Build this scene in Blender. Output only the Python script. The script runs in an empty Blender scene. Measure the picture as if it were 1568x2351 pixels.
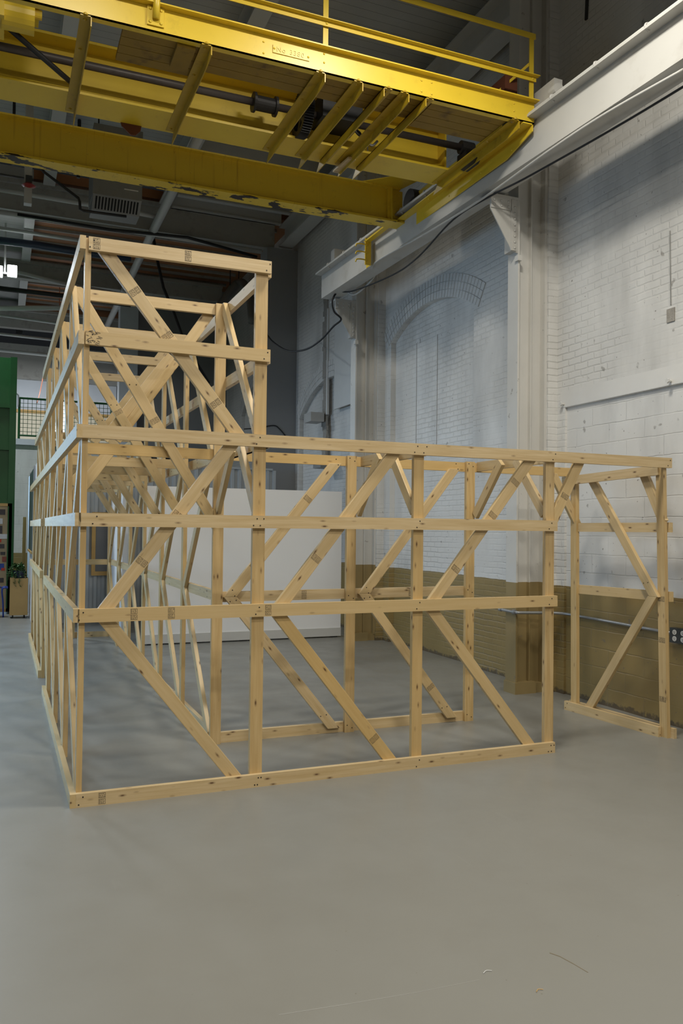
import bpy, bmesh, math, random
from mathutils import Vector, Matrix
random.seed(7)
SC = bpy.context.scene
COL = SC.collection

# ------------------------------------------------------------------ camera
W_PX, H_PX, F_PX = 1568.0, 2351.0, 1871.644
YAW, PITCH, ROLL = 0.39554, 0.02201, 0.01098
CAM = Vector((-0.44635, -5.59092, 1.82882))
cy, sy = math.cos(YAW), math.sin(YAW)
_f = Vector((sy*math.cos(PITCH), cy*math.cos(PITCH), math.sin(PITCH)))
_r = Vector((cy, -sy, 0)); _u = _r.cross(_f)
RIGHT = _r*math.cos(ROLL)+_u*math.sin(ROLL); UP = RIGHT.cross(_f); FWD = _f
cd = bpy.data.cameras.new('camera'); co = bpy.data.objects.new('camera', cd); COL.objects.link(co)
cd.sensor_fit = 'VERTICAL'; cd.sensor_height = 36; cd.lens = F_PX/H_PX*36; cd.clip_end = 200; cd.clip_start = 0.05
co.matrix_world = Matrix(((RIGHT.x, UP.x, -FWD.x, CAM.x), (RIGHT.y, UP.y, -FWD.y, CAM.y), (RIGHT.z, UP.z, -FWD.z, CAM.z), (0, 0, 0, 1)))
SC.camera = co

# ------------------------------------------------------------------ light
SC.view_settings.view_transform = 'Standard'; SC.view_settings.look = 'None'
SC.view_settings.gamma = 1.0; SC.view_settings.exposure = 0.07; SC.view_settings.use_curve_mapping = False
wd = bpy.data.worlds.new('world'); SC.world = wd; wd.use_nodes = True
wd.node_tree.nodes['Background'].inputs[0].default_value = (0.80, 0.90, 1.0, 1)
wd.node_tree.nodes['Background'].inputs[1].default_value = 0.01
WARM = (1.0, 0.955, 0.85); COOL = (0.46, 0.71, 1.0)
def area(name, loc, aim, sx, sy_, power, color, spread=180):
    d = bpy.data.lights.new(name, 'AREA'); d.shape = 'RECTANGLE'; d.size = sx; d.size_y = sy_; d.energy = power; d.color = color
    d.spread = math.radians(spread)
    o = bpy.data.objects.new(name, d); COL.objects.link(o); o.location = loc
    o.rotation_euler = (Vector(aim)-Vector(loc)).to_track_quat('-Z', 'Y').to_euler()
for i, (x, y, z, p) in enumerate(((2.7, -0.8, 7.0, 165), (0.1, -0.9, 7.0, 75), (3.2, -5.2, 7.0, 85), (0.6, -5.2, 7.0, 75), (-2.6, -4.8, 7.0, 40), (2.6, -9.5, 7.1, 285), (-1.2, -9.5, 7.1, 250))):
    area('high_bay_and_fill_%d' % i, (x, y, z), (x, y, 0), 0.6, 0.5, p, WARM, 175)  # last two, far behind the camera, are added as horizontal fill
for i, (x, y, p) in enumerate(((-2.8, 4.0, 20), (-2.6, 8.0, 75), (-2.0, 12.5, 250))):
    area('high_bay_far_%d' % i, (x, y, 7.2), (x, y, 0), 0.6, 0.5, p, (0.88, 0.95, 1.0), 170)
area('inner_panel_fill', (2.6, 5.2, 7.3), (2.6, 5.2, 0), 0.5, 0.4, 38, WARM, 140)  # unseen fill light added behind the crane to brighten the white panel
area('window_daylight', (-4.6, 5.0, 2.9), (0.0, 4.8, 0.9), 8.5, 2.4, 170, COOL, 105)
area('window_daylight_back', (-3.2, 15.6, 3.6), (-1.2, 5.0, 0.2), 5.0, 3.6, 205, COOL, 80)
area('mezzanine_lamp', (0.6, 18.6, 6.3), (0.6, 19.2, 4), 4.0, 1.0, 90, (0.92, 0.96, 1.0))

# ------------------------------------------------------------------ measuring helpers
def ray(u, v): return RIGHT*((u-W_PX/2)/F_PX)+UP*(-(v-H_PX/2)/F_PX)+FWD
def on(ax, val, u, v):
    d = ray(u, v); return CAM+d*((val-CAM[ax])/d[ax])
def bx(x, u, v): return on(0, x, u, v)
def by(y, u, v): return on(1, y, u, v)
def bz(z, u, v): return on(2, z, u, v)

# ------------------------------------------------------------------ materials
def nt(name):
    m = bpy.data.materials.new(name); m.use_nodes = True
    t = m.node_tree; b = t.nodes['Principled BSDF']; return m, t, b
def N(t, kind, **kw):
    n = t.nodes.new(kind)
    for k, v in kw.items():
        if k.startswith('i_'):
            key = k[2:]; key = int(key) if key.isdigit() else key.replace('_', ' ')
            n.inputs[key].default_value = v
        else: setattr(n, k, v)
    return n
def L(t, a, b): t.links.new(a, b)
def mixc(t, fac, a, b, mode='MIX'):
    n = t.nodes.new('ShaderNodeMix'); n.data_type = 'RGBA'; n.blend_type = mode
    for sock, val in ((n.inputs['Factor'], fac), (n.inputs['A'], a), (n.inputs['B'], b)):
        if hasattr(val, 'links'): t.links.new(val, sock)
        elif isinstance(val, (int, float)): sock.default_value = val
        else: sock.default_value = (*val, 1)
    return n.outputs['Result']
def ramp(t, src, stops):
    n = t.nodes.new('ShaderNodeValToRGB'); t.links.new(src, n.inputs[0])
    while len(n.color_ramp.elements) < len(stops): n.color_ramp.elements.new(0.5)
    for e, (p, c) in zip(n.color_ramp.elements, stops):
        e.position = p; e.color = (c, c, c, 1) if isinstance(c, (int, float)) else (*c, 1)
    return n.outputs[0]
def coords(t, scale=(1, 1, 1), rnd=False, rot=(0, 0, 0), which='Object'):
    tc = N(t, 'ShaderNodeTexCoord'); mp = N(t, 'ShaderNodeMapping'); mp.inputs['Scale'].default_value = scale; mp.inputs['Rotation'].default_value = rot
    src = tc.outputs[which]
    if rnd:
        oi = N(t, 'ShaderNodeObjectInfo'); mu = N(t, 'ShaderNodeMath', operation='MULTIPLY', i_1=37.0); L(t, oi.outputs['Random'], mu.inputs[0])
        va = N(t, 'ShaderNodeVectorMath', operation='ADD'); L(t, src, va.inputs[0]); L(t, mu.outputs[0], va.inputs[1]); src = va.outputs[0]
    L(t, src, mp.inputs[0]); return mp.outputs[0]
def noise(t, vec, scale, detail=4, rough=0.5):
    n = N(t, 'ShaderNodeTexNoise'); n.inputs['Scale'].default_value = scale; n.inputs['Detail'].default_value = detail; n.inputs['Roughness'].default_value = rough
    L(t, vec, n.inputs['Vector']); return n.outputs['Fac']
def bump(t, b, h, strength=0.3, dist=0.01):
    n = N(t, 'ShaderNodeBump'); n.inputs['Strength'].default_value = strength; n.inputs['Distance'].default_value = dist
    L(t, h, n.inputs['Height']); L(t, n.outputs[0], b.inputs['Normal'])
def simple(name, col, rough=0.6, metal=0.0, var=0.12, scale=6, bumpy=0.0, dirt=None, dirt_amt=0.0, dirt_scale=3):
    m, t, b = nt(name); v = coords(t, which='Object')
    lo = tuple(c*(1-var) for c in col); hi = tuple(min(1, c*(1+var)) for c in col)
    c = mixc(t, noise(t, v, scale), lo, hi)
    if dirt:
        f = ramp(t, noise(t, v, dirt_scale, 6, 0.65), ((0.55, 0), (0.72, dirt_amt)))
        c = mixc(t, f, c, dirt)
    L(t, c, b.inputs['Base Color']); b.inputs['Roughness'].default_value = rough; b.inputs['Metallic'].default_value = metal
    if bumpy: bump(t, b, noise(t, v, scale*4, 6), bumpy, 0.01)
    return m
def wood_mat(name, light, dark, knot=(0.10, 0.045, 0.015)):
    m, t, b = nt(name)
    v = coords(t, (0.9, 16, 16), True); g = noise(t, v, 2.2, 5, 0.6)
    v2 = coords(t, (1.6, 60, 60), True); g2 = noise(t, v2, 2.0, 3, 0.5)
    c = mixc(t, ramp(t, g, ((0.35, 0), (0.68, 1))), light, dark)
    c = mixc(t, ramp(t, g2, ((0.45, 0), (0.75, 0.30))), c, dark)
    oi = N(t, 'ShaderNodeObjectInfo')
    c = mixc(t, ramp(t, oi.outputs['Random'], ((0, 0.0), (1, 0.7))), c, (light[0]*0.90, light[1]*0.82, light[2]*0.62), 'MIX')
    vk = coords(t, (6.0, 17, 17), True)
    vo = N(t, 'ShaderNodeTexVoronoi'); vo.inputs['Scale'].default_value = 1.0; vo.inputs['Randomness'].default_value = 1.0; L(t, vk, vo.inputs['Vector'])
    c = mixc(t, ramp(t, vo.outputs['Distance'], ((0.06, 0.95), (0.11, 0.4), (0.20, 0))), c, knot)
    L(t, c, b.inputs['Base Color']); b.inputs['Roughness'].default_value = 0.44
    bump(t, b, g2, 0.12, 0.003)
    return m
M_WOOD = wood_mat('pine', (0.60, 0.465, 0.275), (0.47, 0.335, 0.165))
M_WOODP = wood_mat('post_pine', (0.575, 0.42, 0.215), (0.44, 0.295, 0.125))
M_WOODY = wood_mat('yellow_pine', (0.60, 0.44, 0.22), (0.45, 0.295, 0.115))
M_SCREW = simple('screw_hole', (0.02, 0.013, 0.008), 0.7)
M_INK = simple('stamp_ink', (0.05, 0.04, 0.03), 0.8)

def yellow_mat(name, peel=None, grime=0.35):
    m, t, b = nt(name); v = coords(t)
    c = mixc(t, noise(t, v, 3), (0.66, 0.455, 0.024), (0.74, 0.53, 0.04))
    f = ramp(t, noise(t, coords(t, (1, 1, 1)), 5, 7, 0.7), ((0.58, 0), (0.80, grime)))
    c = mixc(t, f, c, (0.20, 0.10, 0.012))
    if peel:      # paint flaked off towards the lower edge of the girder (a worn band with ragged edges)
        lo, hi = peel
        tc = N(t, 'ShaderNodeTexCoord'); sp = N(t, 'ShaderNodeSeparateXYZ'); L(t, tc.outputs['Object'], sp.inputs[0])
        mr = N(t, 'ShaderNodeMapRange'); mr.inputs['From Min'].default_value = hi; mr.inputs['From Max'].default_value = lo
        mr.inputs['To Min'].default_value = 0; mr.inputs['To Max'].default_value = 1; L(t, sp.outputs['Z'], mr.inputs['Value'])
        nn = noise(t, coords(t, (1.6, 3, 7)), 2.4, 5, 0.55)
        mu = N(t, 'ShaderNodeMath', operation='MULTIPLY'); L(t, mr.outputs[0], mu.inputs[0]); L(t, nn, mu.inputs[1])
        c = mixc(t, ramp(t, mu.outputs[0], ((0.565, 0), (0.575, 1))), c, (0.022, 0.012, 0.006))
        st = noise(t, coords(t, (16, 1, 0.5)), 1.4, 4, 0.6)
        c = mixc(t, ramp(t, st, ((0.60, 0), (0.78, 0.5))), c, (0.25, 0.085, 0.01))
    L(t, c, b.inputs['Base Color']); b.inputs['Roughness'].default_value = 0.38
    bump(t, b, noise(t, v, 14, 4), 0.06, 0.005)
    return m
M_YEL = yellow_mat('crane_yellow')
M_YELD = simple('shaded_yellow_paint', (0.46, 0.30, 0.014), 0.42, var=0.15, dirt=(0.12, 0.055, 0.006), dirt_amt=0.6, dirt_scale=5)  # bracket yellow darkened: underside shade put into the colour, plus dirt blotches
M_YELP = yellow_mat('crane_yellow_peeling', peel=(5.93, 6.10), grime=0.5)
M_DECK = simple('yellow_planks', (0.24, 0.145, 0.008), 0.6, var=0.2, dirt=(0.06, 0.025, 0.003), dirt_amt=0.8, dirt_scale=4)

def planks(name, col, size, axis='y', gap=(0.03, 0.025, 0.02), rough=0.6, gapw=0.02):
    m, t, b = nt(name)
    tc = N(t, 'ShaderNodeTexCoord'); sp = N(t, 'ShaderNodeSeparateXYZ'); L(t, tc.outputs['Object'], sp.inputs[0])
    d = N(t, 'ShaderNodeMath', operation='DIVIDE', i_1=size); L(t, sp.outputs[axis.upper()], d.inputs[0])
    fr = N(t, 'ShaderNodeMath', operation='FRACT'); L(t, d.outputs[0], fr.inputs[0])
    c = mixc(t, noise(t, coords(t), 2), tuple(x*0.86 for x in col), tuple(min(1, x*1.1) for x in col))
    c = mixc(t, ramp(t, fr.outputs[0], ((0, 1), (gapw, 1), (gapw*1.6, 0))), c, gap)
    L(t, c, b.inputs['Base Color']); b.inputs['Roughness'].default_value = rough
    bump(t, b, ramp(t, fr.outputs[0], ((0, 0), (gapw*1.5, 1))), 0.4, 0.01)
    return m
M_CEIL = planks('white_plank_ceiling', (0.42, 0.42, 0.405), 0.16, 'y')
M_BROWN = planks('brown_deck', (0.36, 0.15, 0.055), 0.14, 'y')

def brick_mat(name, bw, bh, mortar=0.012, split=1.22, white=(0.68, 0.67, 0.645), tan=(0.28, 0.202, 0.078), strength=0.42, axis='yz'):
    m, t, b = nt(name)
    tc = N(t, 'ShaderNodeTexCoord'); sp = N(t, 'ShaderNodeSeparateXYZ'); L(t, tc.outputs['Object'], sp.inputs[0])
    cb = N(t, 'ShaderNodeCombineXYZ'); L(t, sp.outputs['Y' if axis == 'yz' else 'X'], cb.inputs[0]); L(t, sp.outputs['Z'], cb.inputs[1])
    wob = N(t, 'ShaderNodeTexNoise'); wob.inputs['Scale'].default_value = 5; L(t, tc.outputs['Object'], wob.inputs['Vector'])
    ws = N(t, 'ShaderNodeVectorMath', operation='SCALE'); ws.inputs['Scale'].default_value = 0.022; L(t, wob.outputs['Color'], ws.inputs[0])
    ad = N(t, 'ShaderNodeVectorMath', operation='ADD'); L(t, cb.outputs[0], ad.inputs[0]); L(t, ws.outputs[0], ad.inputs[1])
    br = N(t, 'ShaderNodeTexBrick'); br.inputs['Scale'].default_value = 1; br.inputs['Mortar Size'].default_value = mortar
    br.inputs['Mortar Smooth'].default_value = 0.6; br.inputs['Brick Width'].default_value = bw; br.inputs['Row Height'].default_value = bh
    L(t, ad.outputs[0], br.inputs['Vector'])
    v = coords(t)
    c = mixc(t, noise(t, v, 1.5, 5), tuple(x*0.90 for x in white), tuple(min(1, x*1.06) for x in white))
    c = mixc(t, ramp(t, noise(t, coords(t, (1, 1, 0.35)), 0.9, 5, 0.6), ((0.47, 0), (0.70, 0.55))), c, tuple(x*0.48 for x in white))
    if tan:
        wz = N(t, 'ShaderNodeMath', operation='MULTIPLY_ADD', i_1=0.02, i_2=split-0.01); L(t, wob.outputs['Fac'], wz.inputs[0])
        gt = N(t, 'ShaderNodeMath', operation='GREATER_THAN'); L(t, sp.outputs['Z'], gt.inputs[0]); L(t, wz.outputs[0], gt.inputs[1])
        tn = mixc(t, noise(t, v, 2.5, 5), tuple(x*0.85 for x in tan), tuple(x*1.1 for x in tan))
        c = mixc(t, gt.outputs[0], tn, c)
        low = N(t, 'ShaderNodeMapRange'); low.inputs['From Min'].default_value = 0.0; low.inputs['From Max'].default_value = 0.16; low.inputs['To Min'].default_value = 0.62; low.inputs['To Max'].default_value = 0; L(t, sp.outputs['Z'], low.inputs['Value'])
        mm = N(t, 'ShaderNodeMath', operation='MULTIPLY'); L(t, low.outputs[0], mm.inputs[0]); L(t, noise(t, v, 12, 6, 0.7), mm.inputs[1])
        c = mixc(t, ramp(t, mm.outputs[0], ((0.20, 0), (0.26, 0.8))), c, (0.07, 0.055, 0.04))
    c = mixc(t, ramp(t, noise(t, v, 26, 2), ((0.71, 0), (0.76, 0.8))), c, (0.13, 0.11, 0.10))
    c = mixc(t, ramp(t, noise(t, v, 7, 3, 0.4), ((0.72, 0), (0.75, 0.55))), c, (0.16, 0.14, 0.12))
    b.inputs['Roughness'].default_value = 0.42
    fade = ramp(t, noise(t, coords(t, (1, 0.5, 1)), 1.3, 4, 0.6), ((0.40, 0.05), (0.66, 1.0)))
    hm = N(t, 'ShaderNodeMath', operation='MULTIPLY'); L(t, br.outputs['Fac'], hm.inputs[0]); L(t, fade, hm.inputs[1])
    hh = N(t, 'ShaderNodeMath', operation='MULTIPLY_ADD', i_1=-1.0, i_2=1.0); L(t, hm.outputs[0], hh.inputs[0])
    cj = N(t, 'ShaderNodeMath', operation='MULTIPLY', i_1=0.22); L(t, hm.outputs[0], cj.inputs[0])
    c = mixc(t, cj.outputs[0], c, (0.30, 0.29, 0.27))
    h2 = N(t, 'ShaderNodeMath', operation='MULTIPLY_ADD', i_1=0.35); L(t, noise(t, v, 9, 5), h2.inputs[0]); L(t, hh.outputs[0], h2.inputs[2])
    L(t, c, b.inputs['Base Color']); bump(t, b, h2.outputs[0], strength, 0.014)
    return m
M_BRICK = brick_mat('painted_brick', 0.215, 0.076)
M_BLOCK = brick_mat('painted_block', 0.52, 0.20, 0.008, strength=0.45)
M_BRICKX = brick_mat('painted_brick_end', 0.215, 0.076, axis='xz', tan=None, white=(0.42, 0.42, 0.41))
M_BLOCKX = brick_mat('painted_block_end', 0.42, 0.21, 0.008, axis='xz', split=1.15)
M_WHITE = simple('white_steel_paint', (0.50, 0.49, 0.46), 0.5, var=0.06, scale=3, bumpy=0.05, dirt=(0.30, 0.27, 0.22), dirt_amt=0.4, dirt_scale=2.2)
M_WHITE2 = simple('white_pipe_paint', (0.52, 0.52, 0.50), 0.55, var=0.05)
M_GREY = simple('grey_plaster', (0.27, 0.275, 0.28), 0.7, var=0.05, scale=2)
M_CONC = simple('concrete_beam', (0.36, 0.35, 0.32), 0.75, var=0.10, scale=3, dirt=(0.12, 0.11, 0.09), dirt_amt=0.5)
def col_paint():
    m, t, b = nt('column_paint'); v = coords(t)
    tc = N(t, 'ShaderNodeTexCoord'); sp = N(t, 'ShaderNodeSeparateXYZ'); L(t, tc.outputs['Object'], sp.inputs[0])
    w = mixc(t, noise(t, v, 2.2, 5), (0.52, 0.505, 0.47), (0.64, 0.625, 0.59))
    tn = mixc(t, noise(t, v, 3, 5), (0.245, 0.18, 0.075), (0.31, 0.228, 0.10))
    gt = N(t, 'ShaderNodeMath', operation='GREATER_THAN', i_1=1.255); L(t, sp.outputs['Z'], gt.inputs[0])
    c = mixc(t, gt.outputs[0], tn, w)
    c = mixc(t, ramp(t, noise(t, v, 9, 4, 0.7), ((0.66, 0), (0.70, 0.6))), c, (0.16, 0.13, 0.10))
    L(t, c, b.inputs['Base Color']); b.inputs['Roughness'].default_value = 0.5
    bump(t, b, noise(t, v, 7, 6), 0.25, 0.01); return m
M_COL = col_paint()
def floor_mat():
    m, t, b = nt('painted_concrete_floor'); v = coords(t)
    c = mixc(t, noise(t, v, 0.45, 6, 0.6), (0.190, 0.186, 0.166), (0.228, 0.223, 0.201))
    c = mixc(t, ramp(t, noise(t, v, 1.6, 8, 0.7), ((0.5, 0), (0.75, 0.30))), c, (0.175, 0.167, 0.146))
    c = mixc(t, ramp(t, noise(t, coords(t, (1.0, 0.16, 1), rot=(0, 0, 0.8)), 6, 3, 0.6), ((0.70, 0), (0.80, 0.35))), c, (0.28, 0.275, 0.26))
    c = mixc(t, ramp(t, noise(t, v, 38, 1), ((0.80, 0), (0.83, 0.7))), c, (0.12, 0.10, 0.08))
    L(t, c, b.inputs['Base Color'])
    L(t, ramp(t, noise(t, v, 2.5, 5), ((0.3, 0.30), (0.75, 0.48))), b.inputs['Roughness'])
    bump(t, b, noise(t, v, 5, 3), 0.03, 0.01); return m
M_FLOOR = floor_mat()
M_PANEL = simple('white_board', (0.84, 0.835, 0.83), 0.55, var=0.03, scale=1.2)
M_PANELB = simple('white_board_edge', (0.56, 0.55, 0.52), 0.6, var=0.04)
M_CORR = simple('corrugated_steel', (0.46, 0.48, 0.49), 0.45, 0.0, var=0.08, scale=2)
M_DARK = simple('dark_steel', (0.035, 0.033, 0.032), 0.5, 0.4)
M_SHAFT = simple('greasy_shaft', (0.075, 0.062, 0.055), 0.45, 0.3, dirt=(0.02, 0.015, 0.01), dirt_amt=0.6)
M_BLACK = simple('black_rubber', (0.012, 0.012, 0.013), 0.5)
M_HEAT = simple('heater_grey', (0.24, 0.24, 0.23), 0.45, 0.2)
M_SLOT = simple('black_slot', (0.006, 0.006, 0.006), 0.9)
M_GREEN = simple('green_enamel', (0.012, 0.085, 0.022), 0.35, var=0.15)
M_TANBOARD = simple('tan_board', (0.42, 0.32, 0.19), 0.7, var=0.06)
M_TRIMW = simple('varnished_trim', (0.52, 0.31, 0.09), 0.45)
M_MAPLE = simple('maple_veneer', (0.47, 0.29, 0.10), 0.5, var=0.08)
M_BLUE = simple('blue_enamel', (0.02, 0.05, 0.28), 0.35)
M_NAVY = simple('navy_pot', (0.012, 0.02, 0.05), 0.4)
M_LEAF = simple('leaf', (0.05, 0.13, 0.03), 0.5, var=0.4, scale=20)
M_STEM = simple('stem', (0.09, 0.10, 0.03), 0.7)
M_SOIL = simple('soil', (0.03, 0.02, 0.012), 0.9)
M_PAPER = simple('paper', (0.62, 0.62, 0.62), 0.8)
M_REDP = simple('red_paper', (0.55, 0.05, 0.02), 0.7)
M_PHOTO = simple('dark_photo', (0.06, 0.05, 0.05), 0.5, var=0.5, scale=40)
M_BPHOTO = simple('blue_photo', (0.03, 0.07, 0.30), 0.5, var=0.5, scale=40)
M_RPHOTO = simple('red_photo', (0.25, 0.06, 0.04), 0.5, var=0.5, scale=40)
M_SLATE = simple('chalkboard', (0.03, 0.06, 0.05), 0.6)
M_CREAM = simple('cream_wall', (0.62, 0.56, 0.42), 0.7, var=0.03)
M_WALLW = simple('white_wall', (0.60, 0.63, 0.67), 0.7, var=0.03)
M_STEEL = simple('galvanised_conduit', (0.36, 0.37, 0.38), 0.35, 0.7)
M_DARKBOX = simple('dark_steel_box', (0.07, 0.075, 0.075), 0.4, 0.4)
M_OUTLET = simple('white_outlet', (0.72, 0.72, 0.70), 0.4)
M_ORANGE = simple('orange_rope', (0.5, 0.17, 0.09), 0.6)
M_RED = simple('red_bell', (0.30, 0.02, 0.015), 0.35)
M_RUST = simple('rust_brown', (0.12, 0.035, 0.015), 0.7)
M_RAW = simple('raw_plaster_patch', (0.30, 0.28, 0.25), 0.9, var=0.35, scale=25, bumpy=0.6)
M_GLASSG = simple('dusty_glass', (0.17, 0.165, 0.16), 0.3, var=0.10, scale=3)
M_BLUEPIPE = simple('blue_duct', (0.03, 0.05, 0.09), 0.4)
M_HEADER = simple('painted_header_brick', (0.62, 0.615, 0.60), 0.45, var=0.10, scale=5, bumpy=0.2)
M_LINTEL = simple('painted_lintel', (0.67, 0.66, 0.635), 0.45, var=0.05, bumpy=0.05)
M_FLAT = simple('smooth_paint', (0.60, 0.595, 0.575), 0.55, var=0.04)
def emit(name, col, s):
    m, t, b = nt(name); b.inputs['Emission Color'].default_value = (*col, 1); b.inputs['Emission Strength'].default_value = s; b.inputs['Base Color'].default_value = (*col, 1); return m
M_LAMP = emit('lamp_lens', (0.92, 0.97, 1.0), 14)
M_DAY = emit('daylit_window', (0.80, 0.92, 1.0), 1.0)

# ------------------------------------------------------------------ mesh helpers
def build(name, bm, mat, parent=None, bev=0.0, smooth=False, seg=2):
    if bev > 0:
        es = [e for e in bm.edges if len(e.link_faces) == 2 and e.calc_face_angle(0) > 0.5]
        bmesh.ops.bevel(bm, geom=es, offset=bev, segments=seg, profile=0.6, affect='EDGES', clamp_overlap=True)
    bmesh.ops.recalc_face_normals(bm, faces=bm.faces[:])
    me = bpy.data.meshes.new(name); bm.to_mesh(me); bm.free()
    for m in (mat if isinstance(mat, (list, tuple)) else [mat]): me.materials.append(m)
    if smooth:
        for p in me.polygons: p.use_smooth = True
    o = bpy.data.objects.new(name, me); COL.objects.link(o)
    if parent: o.parent = parent
    return o
def tag(o, label, cat, group=None):
    o['label'] = label; o['category'] = cat
    if group: o['group'] = group
    return o
def struct(o): o['kind'] = 'structure'; return o
def empty(name, loc, label, cat, group=None):
    o = bpy.data.objects.new(name, None); COL.objects.link(o); o.location = loc; o.empty_display_size = 0.1
    return tag(o, label, cat, group)
def adopt(root, *objs):
    bpy.context.view_layer.update()
    for o in objs:
        o.parent = root; o.matrix_parent_inverse = root.matrix_world.inverted()
BM = bmesh.new
def box(bm, lo, hi, mi=0):
    x0, y0, z0 = lo; x1, y1, z1 = hi
    vs = [bm.verts.new(p) for p in ((x0, y0, z0), (x1, y0, z0), (x1, y1, z0), (x0, y1, z0), (x0, y0, z1), (x1, y0, z1), (x1, y1, z1), (x0, y1, z1))]
    for q in ((0, 3, 2, 1), (4, 5, 6, 7), (0, 1, 5, 4), (1, 2, 6, 5), (2, 3, 7, 6), (3, 0, 4, 7)):
        bm.faces.new([vs[i] for i in q]).material_index = mi
    return vs
def bar(bm, p0, p1, wdir, w, t, mi=0):
    """rectangular bar along p0-p1; w along wdir, t across"""
    p0, p1 = Vector(p0), Vector(p1); X = (p1-p0).normalized(); Y = Vector(wdir); Y = (Y-X*Y.dot(X)).normalized(); Z = X.cross(Y)
    vs = []
    for p in (p0, p1):
        for a, b in ((-1, -1), (1, -1), (1, 1), (-1, 1)): vs.append(bm.verts.new(p+Y*(a*w/2)+Z*(b*t/2)))
    for q in ((0, 1, 2, 3), (7, 6, 5, 4), (0, 4, 5, 1), (1, 5, 6, 2), (2, 6, 7, 3), (3, 7, 4, 0)):
        bm.faces.new([vs[i] for i in q]).material_index = mi
    return vs
def tube(bm, pts, r, seg=10, caps=True, mi=0):
    pts = [Vector(p) for p in pts]; rings = []
    prev = None
    for i, p in enumerate(pts):
        d = (pts[min(i+1, len(pts)-1)]-pts[max(i-1, 0)]).normalized()
        a = prev if prev else (Vector((0, 0, 1)) if abs(d.z) < 0.9 else Vector((1, 0, 0)))
        a = (a-d*a.dot(d)).normalized(); prev = a; b = d.cross(a)
        rr = r[i] if isinstance(r, (list, tuple)) else r
        rings.append([bm.verts.new(p+(a*math.cos(k*2*math.pi/seg)+b*math.sin(k*2*math.pi/seg))*rr) for k in range(seg)])
    for r0, r1 in zip(rings, rings[1:]):
        for k in range(seg): bm.faces.new((r0[k], r0[(k+1) % seg], r1[(k+1) % seg], r1[k])).material_index = mi
    if caps:
        bm.faces.new(rings[0][::-1]).material_index = mi; bm.faces.new(rings[-1]).material_index = mi
def dome(bm, c, n, r, h=None, seg=10, mi=0):
    """rivet head / bolt head on a surface at c facing n"""
    c, n = Vector(c), Vector(n).normalized(); h = h or r*0.7
    tube(bm, [c, c+n*h*0.6, c+n*h], [r, r*0.8, r*0.3], seg, True, mi)
def curve_pts(ctrl, n=8):
    P = [Vector(p) for p in ctrl]; P = [P[0]*2-P[1]]+P+[P[-1]*2-P[-2]]; out = []
    for i in range(1, len(P)-2):
        for k in range(n):
            t = k/n; a, b, c, d = P[i-1], P[i], P[i+1], P[i+2]
            out.append(0.5*((2*b)+(c-a)*t+(2*a-5*b+4*c-d)*t*t+(3*b-a-3*c+d)*t**3))
    out.append(P[-2]); return out
def prism(bm, poly, axis, a, b, mi=0):
    """extrude a 2D polygon (in the two other axes, in order) along axis from a to b"""
    def mk(p, s):
        v = [0, 0, 0]; o = [i for i in range(3) if i != axis]; v[o[0]] = p[0]; v[o[1]] = p[1]; v[axis] = s; return bm.verts.new(v)
    A = [mk(p, a) for p in poly]; B = [mk(p, b) for p in poly]
    bm.faces.new(A[::-1]).material_index = mi; bm.faces.new(B).material_index = mi
    for i in range(len(poly)):
        j = (i+1) % len(poly); bm.faces.new((A[i], A[j], B[j], B[i])).material_index = mi

# ================================================================== ROOM
XW = 5.46          # face of the right wall
bm = BM(); box(bm, (-16, -12, -0.2), (XW+0.6, 24, 0)); struct(build('floor', bm, M_FLOOR))

def arch_z(y, yc, half, zs, rise):
    R = (half*half+rise*rise)/(2*rise); d = max(0, R*R-(y-yc)**2); return zs+rise-R+math.sqrt(d)
def wall_bay(bm, y0, y1, ztop, yc, half, zs, rise, depth=0.09, n=28):
    """brick bay with a shallow arched niche; face at XW, niche back at XW+depth"""
    def q(pts, mi=0): bm.faces.new([bm.verts.new(p) for p in pts]).material_index = mi
    ya, yb = yc-half, yc+half
    q(((XW, y0, 0), (XW, ya, 0), (XW, ya, ztop), (XW, y0, ztop))); q(((XW, yb, 0), (XW, y1, 0), (XW, y1, ztop), (XW, yb, ztop)))
    D = XW+depth
    q(((XW, ya, 0), (D, ya, 0), (D, ya, zs), (XW, ya, zs))); q(((XW, yb, 0), (D, yb, 0), (D, yb, zs), (XW, yb, zs)))
    ys = [ya+(yb-ya)*i/n for i in range(n+1)]
    for a, b in zip(ys, ys[1:]):
        za, zb = arch_z(a, yc, half, zs, rise), arch_z(b, yc, half, zs, rise)
        q(((XW, a, za), (XW, b, zb), (XW, b, ztop), (XW, a, ztop))); q(((XW, a, za), (XW, b, zb), (D, b, zb), (D, a, za)))
        q(((D, a, 0), (D, b, 0), (D, b, zb), (D, a, za)))
ZT = 9.2
bm = BM()
def q4(pts): bm.faces.new([bm.verts.new(p) for p in pts])
wall_bay(bm, 2.25, 6.85, ZT, 5.22, 1.28, 4.93, 0.35)
wall_bay(bm, 6.85, 11.45, ZT, 9.23, 1.73, 4.2, 0.62)
wall_bay(bm, 11.45, 16.05, ZT, 13.83, 1.73, 4.84, 0.75)
q4(((XW, 16.05, 0), (XW, 20.5, 0), (XW, 20.5, ZT), (XW, 16.05, ZT)))
q4(((XW, -12, 3.25), (XW, 1.98, 3.25), (XW, 1.98, ZT), (XW, -12, ZT))); q4(((XW, 1.98, 0), (XW, 2.25, 0), (XW, 2.25, ZT), (XW, 1.98, ZT)))
q4(((XW, 1.98, 0), (XW+0.1, 1.98, 0), (XW+0.1, 1.98, 3.25), (XW, 1.98, 3.25)))
q4(((XW, -12, 3.25), (XW+0.1, -12, 3.25), (XW+0.1, 1.98, 3.25), (XW, 1.98, 3.25)))
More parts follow.
